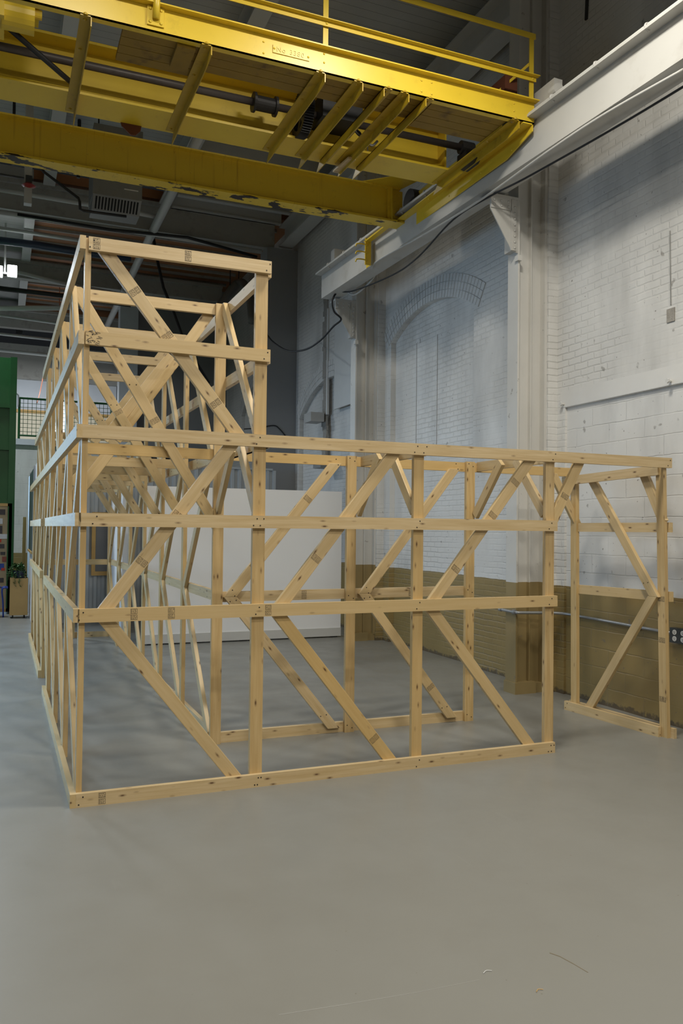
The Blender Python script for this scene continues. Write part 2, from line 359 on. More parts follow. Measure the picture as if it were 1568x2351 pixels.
bmesh.ops.remove_doubles(bm, verts=bm.verts[:], dist=0.0005)
wr = struct(build('wall_right', bm, M_BRICK))
bm = BM(); box(bm, (XW+0.03, -12, 0), (XW+0.25, 1.98, 3.25)); struct(build('wall_right_infill', bm, M_BLOCK))
bm = BM(); box(bm, (XW-0.003, -12, 3.255), (XW+0.05, 2.06, 3.44)); struct(build('trim_1', bm, M_LINTEL, bev=0.003))   # concrete lintel
# arch rings of header bricks, three courses
def arch_ring(name, yc, half, zs, rise, nb, courses=3):
    bm = BM(); R = (half*half+rise*rise)/(2*rise); zc = zs+rise-R; a0 = math.asin(min(1, half/R))
    for c in range(courses):
        r0 = R+c*0.112+0.004; r1 = R+(c+1)*0.112-0.004
        for i in range(nb):
            t0 = -a0+2*a0*(i+0.06)/nb; t1 = -a0+2*a0*(i+0.94)/nb; x0 = XW-0.012-random.random()*0.003
            P = [(yc+r*math.sin(t), zc+r*math.cos(t)) for r, t in ((r0, t0), (r0, t1), (r1, t1), (r1, t0))]
            prism(bm, P, 0, x0, XW+0.01)
    return struct(build(name, bm, M_HEADER))
arch_ring('trim_2', 5.22, 1.40, 4.86, 0.42, 36)
for n_, y_ in (('trim_12', 5.76), ('trim_13', 5.10)):
    bm = BM(); box(bm, (XW+0.086, y_-0.005, 3.1), (XW+0.10, y_+0.005, 4.78)); struct(build(n_, bm, M_RAW))
arch_ring('trim_3', 9.23, 1.73, 4.2, 0.62, 46)
arch_ring('trim_4', 13.83, 1.73, 4.84, 0.75, 46)
# smooth plaster band and flat plaster panel, ragged vertical chase
bm = BM(); box(bm, (XW-0.02, 7.75, 4.15), (XW+0.01, 8.95, 6.1)); struct(build('trim_6', bm, M_FLAT, bev=0.006))
bm = BM()
zz = 3.2
while zz < 6.45:
    h = random.uniform(0.08, 0.22); w = random.uniform(0.07, 0.13); o = random.uniform(-0.03, 0.03)
    box(bm, (XW-0.016-random.random()*0.012, 9.45+o-w, zz), (XW+0.02, 9.45+o+w, zz+h)); zz += h
struct(build('trim_7', bm, M_RAW, bev=0.012))
bm = BM(); box(bm, (XW-0.03, 9.28, 4.1), (XW+0.01, 9.34, 6.2)); struct(build('trim_8', bm, M_FLAT, bev=0.004))

# back of the hall
bm = BM(); box(bm, (2.9, 17.2, 0), (XW, 17.45, ZT)); struct(build('wall_back', bm, M_GREY))
bm = BM(); box(bm, (2.42, 16.9, 4.05), (2.9, 17.3, 8.0)); struct(build('trim_9', bm, M_WALLW, bev=0.01))
bm = BM(); box(bm, (-16, 17.0, 0), (2.9, 17.2, 3.93)); struct(build('wall_mezzanine', bm, M_BLOCKX))
bm = BM(); box(bm, (-16, 16.85, 3.93), (2.9, 21.5, 4.08)); struct(build('floor_mezzanine', bm, M_WALLW))
bm = BM(); box(bm, (-16, 21.3, 4.08), (2.9, 21.5, 6.35)); struct(build('wall_office', bm, M_WALLW))
bm = BM(); box(bm, (-16, 21.24, 4.08), (2.9, 21.3, 5.35)); struct(build('wainscot_office', bm, M_CREAM))
bm = BM(); box(bm, (-16, 21.2, 5.33), (2.9, 21.24, 5.42)); struct(build('trim_10', bm, M_TRIMW))
bm = BM(); box(bm, (-16, 21.1, 6.35), (2.9, 21.5, 7.4)); struct(build('trim_11', bm, M_CONC))
bm = BM(); box(bm, (1.05, 21.19, 4.7), (1.45, 21.23, 5.75)); w1 = struct(build('window_1', bm, M_DAY))
bm = BM()
for a, b in (((1.0, 21.17, 4.65), (1.05, 21.24, 5.8)), ((1.45, 21.17, 4.65), (1.5, 21.24, 5.8)), ((1.0, 21.17, 5.75), (1.5, 21.24, 5.8)), ((1.0, 21.17, 4.65), (1.5, 21.24, 4.7))): box(bm, a, b)
wf = build('window_frame', bm, M_WALLW, w1)

# roof: planked panels, brown decking, girders
bm = BM(); box(bm, (-16, -12, 8.85), (XW+0.3, 11.3, 9.0)); box(bm, (-16, 11.3, 8.62), (0.02, 24, 8.8)); struct(build('ceiling', bm, M_CEIL))
bm = BM(); box(bm, (0.02, 11.3, 8.62), (XW, 24, 8.8)); struct(build('ceiling_decking', bm, M_BROWN))
YF = (11.42, 16.0, 20.6)
for i, y in enumerate(YF):
    bm = BM(); z0, z1 = ((7.95, 8.45), (7.95, 8.3), (7.75, 8.25))[i]
    box(bm, (-16, y-0.12, z0), (4.95, y+0.12, z1)); box(bm, (-16, y-0.2, z1), (4.95, y+0.2, z1+0.08))
    tag(build('roof_girder', bm, M_CONC, bev=0.01), ('deep grey roof girder crossing above the heater', 'grey roof girder crossing behind the brown decking', 'farthest grey roof girder above the mezzanine')[i], 'roof girder', 'girders crossing under the roof')
# long beams running with the hall
def long_beam(label, x, w, z0, z1, y0, y1, mat=M_WHITE2):
    bm = BM(); box(bm, (x-w/2, y0, z0), (x+w/2, y0+(y1-y0), z0+0.03)); box(bm, (x-0.015, y0, z0+0.03), (x+0.015, y1, z1-0.03)); box(bm, (x-w/2, y0, z1-0.03), (x+w/2, y1, z1))
    return tag(build('roof_beam', bm, mat), label, 'roof beam', 'long beams under the roof')
long_beam('white roof beam running along the top of the brick wall', 5.2, 0.3, 8.0, 8.45, 2.4, 11.3)
long_beam('white roof beam beside the slanting white pipe over the heater', 2.55, 0.24, 8.5, 8.85, -6, 11.3)
long_beam('white roof beam along the left edge of the brown decking', 0.0, 0.2, 8.35, 8.62, 11.6, 24)
long_beam('white roof beam above the left end of the yellow crane', 0.3, 0.22, 8.5, 8.85, -6, 11.3)
for i, y in enumerate((6.9, 7.9, 8.9, 9.8, 10.55, 11.2)):
    bm = BM(); box(bm, (2.68, y-0.03, 8.48), (5.06, y+0.03, 8.85)); box(bm, (2.68, y-0.06, 8.45), (5.06, y+0.06, 8.48))
    tag(build('roof_joist', bm, M_WHITE2), 'grey-white roof joist ending at the beam on the brick wall', 'roof joist', 'grey joists under the roof corner')
for i in range(18):
    y = 11.95+i*0.5
    bm = BM(); box(bm, (0.12, y-0.025, 8.555), (5.2, y+0.025, 8.62))
    tag(build('deck_joist', bm, M_CONC), 'pale thin joist crossing under the brown roof decking', 'joist', 'thin joists under the brown decking')

# ================================================================== STEEL COLUMNS
def rivets(bm, pts, n, r=0.016):
    for p in pts: dome(bm, p, n, r)
def column(y, label, base=True):
    root = empty('steel_column', (5.1, y, 0), label, 'column', 'white steel columns on the brick wall')
    ps = []
    bm = BM(); box(bm, (4.93, y-0.10, 0.12), (4.952, y+0.10, 8.6)); ps.append(build('front_flange', bm, M_COL, bev=0.003))
    bm = BM(); box(bm, (4.952, y-0.012, 0.10), (5.30, y+0.012, 8.6)); box(bm, (5.135, y-0.06, 0.1), (5.15, y+0.012, 8.6)); ps.append(build('web', bm, M_COL))
    bm = BM(); box(bm, (5.30, y-0.10, 0.10), (5.33, y+0.10, 8.6)); ps.append(build('rear_flange', bm, M_COL, bev=0.003))
    bm = BM(); box(bm, (5.33, y-0.13, 0.0), (XW+0.05, y+0.13, 8.6)); ps.append(build('brick_backing', bm, M_BRICK))
    bm = BM(); box(bm, (4.915, y-0.115, 0), (5.2, y+0.11, 0.13)); box(bm, (5.2, y-0.09, 0), (5.33, y+0.1, 0.11)); b = build('base', bm, M_COL, bev=0.02); ps.append(b)
    bm = BM(); box(bm, (4.905, y-0.135, 4.91), (4.96, y-0.07, 4.97)); ps.append(build('lug', bm, M_COL, bev=0.006))
    # corbel carrying the runway
    bm = BM()
    prism(bm, [(4.56, 5.60), (4.93, 5.60), (4.93, 5.0), (4.84, 5.02), (4.56, 5.46)], 1, y-0.10, y-0.086); box(bm, (4.86, y-0.086, 5.03), (4.93, y+0.07, 5.60))
    corb = build('corbel', bm, M_WHITE); ps.append(corb)
    bm = BM(); box(bm, (4.55, y-0.115, 5.60), (4.93, y+0.115, 5.63)); top = build('corbel_seat', bm, M_WHITE, bev=0.003)
    bm = BM(); bar(bm, (4.86, y-0.106, 5.02), (4.86, y-0.106, 5.60), (1, 0, 0), 0.07, 0.012); box(bm, (4.56, y-0.112, 5.47), (4.83, y-0.1, 5.60)); ang = build('corbel_angle', bm, M_WHITE)
    rv = BM()
    rivets(rv, [(4.875, y-0.112, 5.05+k*0.066) for k in range(8)], (0, -1, 0))
    rivets(rv, [(4.60+c*0.095, y-0.112, 5.505+r*0.055) for c in range(3) for r in range(2)], (0, -1, 0))
    rvo = build('rivets', rv, M_WHITE, smooth=True)
    adopt(root, *ps); adopt(corb, top, ang, rvo)
    return root
column(2.25, 'nearer white steel column with riveted corbel, tan paint at its foot')
column(6.85, 'farther white steel column with corbel at the end of the runway beam')
bm = BM(); box(bm, (4.76, 11.2, 0), (XW-0.002, 11.7, 7.94))
tag(build('masonry_pier', bm, M_GREY, bev=0.01), 'plain grey boxed pier rising behind the timber tower', 'pier')

# ================================================================== RUNWAY BEAM (slightly out of parallel with the wall)
def rx(y): return 4.541-0.0222*y
RY0, RY1 = -4.0, 6.95
root = empty('crane_runway', (rx(2), 2, 5.66), 'long white steel runway beam carried on the wall columns', 'runway beam')
def along(bm, dx0, dx1, z0, z1, ya=RY0, yb=RY1):
    vs = []
    for y in (ya, yb):
        for dx, z in ((dx0, z0), (dx1, z0), (dx1, z1), (dx0, z1)): vs.append(bm.verts.new((rx(y)+dx, y, z)))
    for q in ((0, 1, 2, 3), (7, 6, 5, 4), (0, 4, 5, 1), (1, 5, 6, 2), (2, 6, 7, 3), (3, 7, 4, 0)): bm.faces.new([vs[i] for i in q])
ps = []
bm = BM(); along(bm, 0.0, 0.27, 5.66, 6.04); ps.append(build('box_girder', bm, M_WHITE, bev=0.004))
bm = BM(); along(bm, -0.11, 0.30, 6.04, 6.065); ps.append(build('top_flange', bm, M_WHITE, bev=0.003))
bm = BM(); along(bm, 0.10, 0.16, 6.065, 6.075); along(bm, 0.118, 0.142, 6.075, 6.10); along(bm, 0.105, 0.155, 6.10, 6.125); ps.append(build('crane_rail', bm, M_WHITE, bev=0.003))
bm = BM(); tube(bm, [(rx(y)-0.085, y, 6.078) for y in (RY0, RY1)], 0.012, 8); ps.append(build('conduit', bm, M_WHITE, smooth=True))
for i in range(12):
    y = -0.35+i*0.62
    bm = BM(); tube(bm, curve_pts([(rx(y)+0.10, y, 6.085), (rx(y)+0.0, y, 6.10), (rx(y)-0.09, y, 6.09), (rx(y)-0.10, y, 6.055), (rx(y)-0.06, y, 6.03)], 4), 0.012, 8); ps.append(build('rail_clip', bm, M_WHITE, smooth=True))
bm = BM(); box(bm, (rx(6.9)+0.02, 6.45, 6.07), (rx(6.9)+0.22, 6.6, 6.34)); ps.append(build('end_stop', bm, M_WHITE, bev=0.006))
adopt(root, *ps)
# cables
def cable(name, pts, r, mat, label, n=8, cat='cable'):
    bm = BM(); tube(bm, curve_pts(pts, n), r, 8); return tag(build(name, bm, mat, smooth=True), label, cat)
xx = lambda y, dx=0.0: rx(y)+dx
cable('power_cable', [bz(5.60, 1568, 160), (xx(0.3, 0.02), 0.3, 5.64), bz(5.60, 1255, 350), (xx(2.2, 0.0), 2.2, 5.58), (xx(3.4, 0.0), 3.4, 5.60), (xx(4.9, -0.02), 4.9, 5.645), by(5.6, 860, 634), by(6.2, 818, 675), by(6.5, 795, 670), by(6.6, 776, 664)], 0.013, M_WHITE, 'white power cable sagging along the underside of the runway beam')
cable('black_cable', [(xx(-2, 0.28), -2, 5.62), (xx(0, 0.24), 0, 5.60), (xx(1.5, 0.15), 1.5, 5.60), (xx(2.1, 0.03), 2.1, 5.57), by(3.0, 1040, 505), by(4.0, 960, 590), by(5.0, 900, 632), by(6.2, 810, 668), by(6.6, 772, 668)], 0.011, M_BLACK, 'thin black cable strung below the white runway beam')
cable('cable_drop', [by(6.6, 774, 668), by(6.6, 763, 690), by(6.62, 767, 715), by(6.66, 783, 733), by(6.8, 765, 750), by(7.2, 735, 782), by(7.8, 700, 803), by(8.5, 660, 805), by(9.2, 628, 786), by(9.8, 612, 768), by(10.4, 590, 750)], 0.016, M_BLACK, 'black cable bundle looping down from the far corbel to the pier')
cable('thin_cable', [by(11.18, 560, 985), by(11.18, 590, 983), by(11.18, 628, 977), by(11.18, 642, 985), by(11.18, 655, 1000)], 0.012, M_BLACK, 'thin black cable bent across the grey pier above the partition')

# ================================================================== BRIDGE CRANE
YC = 1.25
crane = empty('bridge_crane', (2.0, 2.6, 5.95), 'large yellow overhead bridge crane spanning the hall', 'crane')
XL, XR = -6.0, 4.49
# walkway channel facing the camera
bm = BM(); box(bm, (XL, YC, 5.985), (XR, YC+0.012, 6.205)); box(bm, (XL, YC-0.065, 6.195), (XR+0.02, YC+0.012, 6.207)); box(bm, (XL, YC, 5.985), (XR, YC+0.07, 5.997))
chan = build('walkway_channel', bm, M_YEL, bev=0.002)
rv = BM()
for u, v in ((744, 124), (744, 144), (605, 96), (605, 122), (968, 185), (968, 210), (991, 190), (991, 216), (1180, 238), (1180, 255), (1225, 250), (1225, 266)):
    dome(rv, by(YC, u, v), (0, -1, 0), 0.010)
bolts = build('bolts', rv, M_YEL, smooth=True)
bm = BM()
p0, p1 = by(YC, 625, 122), by(YC, 711, 126)
npz = (p0.z+p1.z)/2
box(bm, (1.70, YC-0.008, 6.055), (2.045, YC+0.001, 6.125)); plate = build('nameplate', bm, M_YEL, bev=0.004)
lts = []
for body, x in (('No', 1.775), ('3380', 1.925)):
    fc = bpy.data.curves.new('lettering', 'FONT'); fc.body = body; fc.size = 0.062; fc.extrude = 0.003; fc.align_x = 'CENTER'; fc.align_y = 'CENTER'; fc.space_character = 1.15
    fo = bpy.data.objects.new('lettering_curve', fc); COL.objects.link(fo)
    dg = bpy.context.evaluated_depsgraph_get(); dg.update(); fme = bpy.data.meshes.new_from_object(fo.evaluated_get(dg)); bpy.data.objects.remove(fo)
    fme.materials.clear(); fme.materials.append(M_YEL)
    lt = bpy.data.objects.new('lettering', fme); COL.objects.link(lt); lt.location = (x, YC-0.009, 6.09); lt.rotation_euler = (math.pi/2, 0, 0); lts.append(lt)
rv = BM(); dome(rv, (1.712, YC-0.008, 6.092), (0, -1, 0), 0.011); dome(rv, (2.033, YC-0.008, 6.088), (0, -1, 0), 0.011); pr = build('plate_rivets', rv, M_YEL, smooth=True)
bm = BM(); box(bm, (0.60, YC-0.015, 6.03), (0.74, YC, 6.19)); rub = build('post_foot', bm, M_YEL, bev=0.012)
rv = BM()
for dx in (0.625, 0.715):
    for z in (6.055, 6.165): dome(rv, (dx, YC-0.015, z), (0, -1, 0), 0.014)
tube(rv, [(0.67, YC-0.03, 6.08), (0.67, YC-0.05, 6.2), (0.67, YC-0.05, 6.9)], 0.03, 12)
rubp = build('foot_bolts', rv, M_YEL, smooth=True)
# walkway deck planks
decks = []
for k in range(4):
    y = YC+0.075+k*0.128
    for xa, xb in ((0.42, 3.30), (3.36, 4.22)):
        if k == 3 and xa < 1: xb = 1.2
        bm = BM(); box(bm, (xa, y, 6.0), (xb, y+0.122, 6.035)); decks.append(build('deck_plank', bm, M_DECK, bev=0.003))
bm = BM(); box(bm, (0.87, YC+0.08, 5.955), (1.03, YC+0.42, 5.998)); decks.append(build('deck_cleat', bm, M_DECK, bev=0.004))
# handrail
hr = []
bm = BM(); bar(bm, (XL, YC, 6.885), (XR+0.01, YC, 6.885), (0, 0, 1), 0.055, 0.012); hr.append(build('top_rail', bm, M_YEL))
bm = BM(); bar(bm, (XL, YC-0.012, 6.435), (XR+0.01, YC-0.012, 6.435), (0, 0, 1), 0.05, 0.008); box(bm, (XL, YC-0.06, 6.455), (XR+0.03, YC-0.008, 6.463)); hr.append(build('middle_rail', bm, M_YEL))
for x in (XR-0.03, 2.205, -0.3):
    bm = BM(); bar(bm, (x, YC+0.012, 6.2), (x, YC+0.012, 6.89), (1, 0, 0), 0.05, 0.012); dome(bm, (x, YC-0.016, 6.435), (0, -1, 0), 0.012); hr.append(build('rail_post', bm, M_YEL))
bm = BM(); bar(bm, (XR-0.03, YC+0.02, 6.62), (XR-0.45, YC+0.6, 6.2), (0, 0, 1), 0.03, 0.008); hr.append(build('rail_stay', bm, M_YEL))
# main girder and rear girder
bm = BM(); box(bm, (XL, 2.73, 6.01), (4.25, 2.755, 6.50)); box(bm, (XL, 2.53, 5.985), (4.28, 2.95, 6.01)); box(bm, (XL, 2.54, 6.50), (4.25, 2.94, 6.525)); box(bm, (4.2, 2.56, 6.01), (4.22, 2.73, 6.50))
g2 = build('main_girder', bm, M_YEL, bev=0.002)
bm = BM(); tube(bm, [(XL, 2.69, 6.045), (3.1, 2.69, 6.045), (4.0, 2.69, 6.05), (4.25, 2.64, 6.09)], 0.02, 10); tube(bm, [(XL, 2.70, 6.10), (1.0, 2.70, 6.10), (3.3, 2.70, 6.06)], 0.012, 8)
cnd = build('conduit', bm, M_YEL, smooth=True)
bm = BM(); box(bm, (XL, 4.15, 5.945), (4.46, 4.18, 6.38)); box(bm, (XL, 4.06, 5.93), (4.46, 4.30, 5.955)); box(bm, (XL, 4.08, 6.38), (4.40, 4.28, 6.40))
g3 = build('rear_girder', bm, M_YELP, bev=0.002)
rv = BM()
for x in (0.2, 0.75, 1.4, 1.95, 2.6, 3.2, 3.8): dome(rv, (x, 4.15, 6.34), (0, -1, 0), 0.011); dome(rv, (x+0.2, 4.15, 6.13), (0, -1, 0), 0.008)
g3b = build('girder_rivets', rv, M_YELP, smooth=True)
bm = BM(); box(bm, (4.22, 4.10, 5.96), (4.30, 4.16, 6.38)); box(bm, (4.30, 4.135, 5.96), (4.45, 4.15, 6.38)); bar(bm, (4.26, 4.09, 5.96), (4.26, 4.09, 6.38), (0, 1, 0), 0.07, 0.012)
for z in (6.02, 6.12, 6.22, 6.32): dome(bm, (4.40, 4.135, z), (0, -1, 0), 0.013); dome(bm, (4.335, 4.135, z), (0, -1, 0), 0.013)
spl = build('end_plate', bm, M_YEL)
bm = BM(); prism(bm, [(3.85, 4.10), (4.42, 4.10), (4.55, 3.6), (4.40, 3.55)], 2, 6.40, 6.412); gus = build('gusset', bm, M_YEL)
# end truck over the rail
bm = BM(); box(bm, (4.66, 1.5, 6.14), (4.82, 4.5, 6.40)); et = build('end_truck', bm, M_YEL, bev=0.01)
whs = []
for y in (1.8, 4.2): bm = BM(); tube(bm, [(4.58, y, 6.30), (4.90, y, 6.30)], 0.165, 20); whs.append(build('truck_wheel', bm, M_DARK))
bm = BM(); box(bm, (4.56, 1.02, 6.05), (4.66, 1.35, 6.36)); tube(bm, [(4.55, 1.02, 6.2), (4.55, 0.93, 6.2)], 0.06, 14); buf = build('buffer', bm, M_WHITE, bev=0.01)
bm = BM(); box(bm, (4.27, 1.45, 6.2), (4.42, 1.75, 6.55)); rbx = build('control_box', bm, M_RUST, bev=0.006)
# bracket angles under the walkway (top flange + hanging leg)
brs = []
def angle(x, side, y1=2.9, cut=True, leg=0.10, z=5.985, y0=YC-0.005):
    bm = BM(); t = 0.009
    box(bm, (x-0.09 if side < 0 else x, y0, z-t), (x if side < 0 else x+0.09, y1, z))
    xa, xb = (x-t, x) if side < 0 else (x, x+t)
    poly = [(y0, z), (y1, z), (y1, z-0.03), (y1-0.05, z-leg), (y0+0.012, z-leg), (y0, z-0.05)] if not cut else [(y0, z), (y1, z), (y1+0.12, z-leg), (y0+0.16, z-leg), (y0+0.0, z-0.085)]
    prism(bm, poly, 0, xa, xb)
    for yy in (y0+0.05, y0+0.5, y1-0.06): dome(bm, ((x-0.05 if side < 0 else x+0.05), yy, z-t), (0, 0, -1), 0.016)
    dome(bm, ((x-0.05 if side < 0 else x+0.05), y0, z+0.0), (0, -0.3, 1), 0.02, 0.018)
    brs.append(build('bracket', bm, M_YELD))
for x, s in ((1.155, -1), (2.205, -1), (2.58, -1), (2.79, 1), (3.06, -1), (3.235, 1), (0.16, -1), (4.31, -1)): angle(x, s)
bm = BM(); t = 0.012
box(bm, (4.35, YC-0.01, 5.965), (4.47, 4.2, 5.977)); prism(bm, [(YC-0.01, 5.977), (4.2, 5.977), (4.2, 5.80), (YC+0.45, 5.80), (YC-0.01, 5.90)], 0, 4.458, 4.47)
for yy in (1.4, 2.0, 2.7, 3.3, 3.9): dome(bm, (4.40, yy, 5.965), (0, 0, -1), 0.014); dome(bm, (4.458, yy+0.2, 5.86), (-1, 0, 0), 0.010)
brs.append(build('end_angle', bm, M_YEL))
bm = BM(); prism(bm, [(2.02, 5.93), (2.36, 5.93), (2.30, 5.89), (2.08, 5.89)], 0, 4.29, 4.35); brs.append(build('clamp', bm, M_DARK))
# drive shaft, couplings, gear
bm = BM(); tube(bm, [(XL, 2.42, 6.21), (4.45, 2.42, 6.22)], 0.038, 14); sh = build('drive_shaft', bm, M_SHAFT, smooth=True)
bm = BM(); tube(bm, [(1.86, 2.42, 6.215), (1.885, 2.42, 6.215)], 0.10, 18); tube(bm, [(1.885, 2.42, 6.215), (2.09, 2.42, 6.215)], 0.075, 18); tube(bm, [(2.09, 2.42, 6.215), (2.115, 2.42, 6.215)], 0.10, 18); cp = build('coupling', bm, M_DARK)
bm = BM(); tube(bm, [(4.32, 2.42, 6.22), (4.48, 2.42, 6.22)], 0.075, 16); box(bm, (4.34, 2.32, 5.98), (4.48, 2.52, 6.16)); bb = build('shaft_bearing', bm, M_DARK)
bm = BM(); n = 56; R0, R1 = 0.215, 0.24; poly = []
for k in range(n*2):
    a = math.pi*k/n; r = R1 if (k//1) % 2 == 0 else R0; poly.append((2.42+r*math.cos(a), 6.20+r*math.sin(a)))
inner = [(2.42+0.175*math.cos(math.pi*k/n), 6.20+0.175*math.sin(math.pi*k/n)) for k in range(n*2)]
A = []
for x in (2.36, 2.46): A.append(([bm.verts.new((x, *p)) for p in poly], [bm.verts.new((x, *p)) for p in inner]))
for k in range(n*2):
    j = (k+1) % (n*2)
    bm.faces.new((A[0][0][k], A[0][0][j], A[1][0][j], A[1][0][k])); bm.faces.new((A[0][1][k], A[1][1][k], A[1][1][j], A[0][1][j]))
    for s in (0, 1): bm.faces.new((A[s][0][k], A[s][0][j], A[s][1][j], A[s][1][k]))
for k in range(3): a = k*math.pi/3; bar(bm, (2.41, 2.42-0.2*math.cos(a), 6.20-0.2*math.sin(a)), (2.41, 2.42+0.2*math.cos(a), 6.20+0.2*math.sin(a)), (1, 0, 0), 0.05, 0.05)
gear = build('drive_gear', bm, M_BLACK)
bm = BM(); box(bm, (2.55, 2.2, 6.12), (3.0, 2.55, 6.38)); tube(bm, [(2.6, 2.3, 6.36), (2.98, 2.3, 6.36)], 0.12, 16); mot = build('drive_motor', bm, M_BLACK, bev=0.01)
bm = BM(); tube(bm, curve_pts([(2.93, 2.35, 6.2), (2.96, 2.3, 6.08), (3.02, 2.32, 6.05), (3.06, 2.4, 6.12), (3.0, 2.45, 6.2)], 6), 0.012, 8); wl = build('motor_cable', bm, M_BLACK, smooth=True)
bm = BM(); tube(bm, curve_pts([(3.36, 2.6, 6.18), (3.30, 2.6, 6.12), (3.24, 2.6, 6.13)], 5), 0.015, 8); tube(bm, [(3.24, 2.6, 6.14), (3.24, 2.6, 6.0), (3.36, 2.6, 6.01)], 0.008, 8); ck = build('drain_cock', bm, M_STEEL, smooth=True)
bm = BM(); tube(bm, [(-0.60, 1.9, 6.20), (0.0, 2.4, 6.07), (0.12, 2.5, 6.045)], 0.025, 10); ob = build('slack_cable', bm, M_BLACK, smooth=True)
bm = BM(); bar(bm, bz(5.93, 800, 372)-Vector((0, 0.1, 0)), bz(5.93, 772, 395), (1, 0, 0), 0.09, 0.02); tim = build('timber_offcut', bm, M_WOOD)
bm = BM(); p = bz(5.98, 305, 255); prism(bm, [(p.x-0.08, 5.985), (p.x+0.13, 5.985), (p.x+0.12, 5.93), (p.x+0.07, 5.88), (p.x+0.02, 5.875), (p.x-0.02, 5.91), (p.x-0.07, 5.95)], 1, 2.93, 2.945); flap = build('torn_plate', bm, M_RUST)
# collector stand hanging below the rear girder
bm = BM(); box(bm, (4.28, 4.95, 5.62), (4.36, 4.97, 6.0)); box(bm, (4.36, 4.95, 5.62), (4.37, 5.10, 6.0)); box(bm, (4.28, 4.3, 5.95), (4.36, 5.0, 5.97)); cs = build('collector_post', bm, M_YEL)
bm = BM()
for z in (5.68, 5.79, 5.90): tube(bm, curve_pts([(4.32, 4.95, z), (4.22, 4.93, z), (4.14, 4.93, z-0.01), (4.12, 4.93, z-0.05)], 4), 0.010, 8)
ch = build('collector_hook', bm, M_YEL, smooth=True)
# trolley end and bracket on the left
bm = BM(); box(bm, (-0.55, 1.75, 6.28), (-0.22, 2.1, 6.62)); box(bm, (-0.6, 1.72, 6.1), (-0.5, 2.1, 6.3)); tr = build('gear_case', bm, M_YEL, bev=0.02)
bm = BM(); tube(bm, [(-0.52, 1.85, 6.2), (-0.26, 1.85, 6.2)], 0.13, 20); tube(bm, [(-0.58, 1.85, 6.25), (-0.2, 1.85, 6.25)], 0.04, 14); trw = build('gear_hub', bm, M_YEL, bev=0.006)
adopt(crane, chan, rub, plate, g2, cnd, g3, spl, gus, et, *whs, buf, rbx, sh, cp, bb, gear, mot, wl, ck, ob, flap, tim, cs, ch, tr, trw, *decks, *hr, *brs)
adopt(chan, bolts); adopt(plate, *lts, pr); adopt(rub, rubp); adopt(g3, g3b)

# ================================================================== TIMBER FRAME
H, T = 0.089, 0.038
frame = empty('timber_frame', (0, 0, 0), 'tall stepped frame of pale new pine studs, rails and braces on the floor', 'timber frame')
def board(kind, p0, p1, wdir, cuts=(), w=H, t=T, screws=(), stamps=(), mat=None, bev=0.004):
    """cuts: (axis, sign, value) keep the side where sign*(coord-value) >= 0; screws: distances along the board; stamps: distances"""
    p0, p1 = Vector(p0), Vector(p1); X = (p1-p0); Ln = X.length; X.normalize(); Y = Vector(wdir); Y = (Y-X*Y.dot(X)).normalized(); Z = X.cross(Y)
    if Z.y > 0 or (abs(Z.y) < 0.3 and Z.x > 0): Y = -Y; Z = -Z
    mw = Matrix(((X.x, Y.x, Z.x, p0.x), (X.y, Y.y, Z.y, p0.y), (X.z, Y.z, Z.z, p0.z), (0, 0, 0, 1)))
    bm = BM(); box(bm, (0, -w/2, -t/2), (Ln, w/2, t/2)); inv = mw.inverted()
    for ax, s, val in cuts:
        n = Vector((0, 0, 0)); n[ax] = s; pt = Vector((0, 0, 0)); pt[ax] = val
        ln = (inv.to_3x3() @ n).normalized(); lp = inv @ pt
        r = bmesh.ops.bisect_plane(bm, geom=bm.verts[:]+bm.edges[:]+bm.faces[:], plane_co=lp, plane_no=-ln, clear_outer=True, dist=1e-5)
        eds = [e for e in r['geom_cut'] if isinstance(e, bmesh.types.BMEdge)]
        if eds: bmesh.ops.holes_fill(bm, edges=[e for e in bm.edges if e.is_boundary], sides=0)
    if not bm.verts: bm.free(); return None
    es = [e for e in bm.edges if len(e.link_faces) == 2 and e.calc_face_angle(0) > 0.4]
    if bev: bmesh.ops.bevel(bm, geom=es, offset=bev, segments=2, profile=0.6, affect='EDGES', clamp_overlap=True)
    for d in screws:
        for k, dy in enumerate((-0.026, 0.022)):
            c = Vector((d+(0.014 if k else -0.012), dy, t/2)); tube(bm, [c-Vector((0, 0, 0.002)), c+Vector((0, 0, 0.0012))], 0.0052, 8, True, 1)
    bmesh.ops.recalc_face_normals(bm, faces=bm.faces[:])
    me = bpy.data.meshes.new(kind); bm.to_mesh(me); bm.free(); me.materials.append(mat or (M_WOODP if kind == 'post' else M_WOOD)); me.materials.append(M_SCREW)
    o = bpy.data.objects.new(kind, me); COL.objects.link(o); o.parent = frame; o.matrix_local = mw
    for d in stamps:
        bm = BM(); z0, z1 = t/2-0.001, t/2+0.0007; rnd = random.Random(int(d*1000)+len(kind))
        for cyy in (-0.019, 0.021):
            a, b_, c0, c1 = d-0.022, d+0.022, cyy-0.0165, cyy+0.0165
            for lo, hi in (((a, c0), (b_, c0+0.002)), ((a, c1-0.002), (b_, c1)), ((a, c0), (a+0.002, c1)), ((b_-0.002, c0), (b_, c1))): box(bm, (*lo, z0), (*hi, z1))
            for r in range(4):
                yy = c0+0.005+r*0.0066; x = a+0.005
                while x < b_-0.008:
                    l = rnd.uniform(0.003, 0.009); box(bm, (x, yy, z0), (min(x+l, b_-0.004), yy+0.003, z1)); x += l+rnd.uniform(0.003, 0.007)
        so = build('grade_stamp', bm, M_INK, o)
    return o
def rail_x(kind, y, xa, za, xb, zb, **k): return board(kind, (xa, y, za), (xb, y, zb), (0, 0, 1), **k)
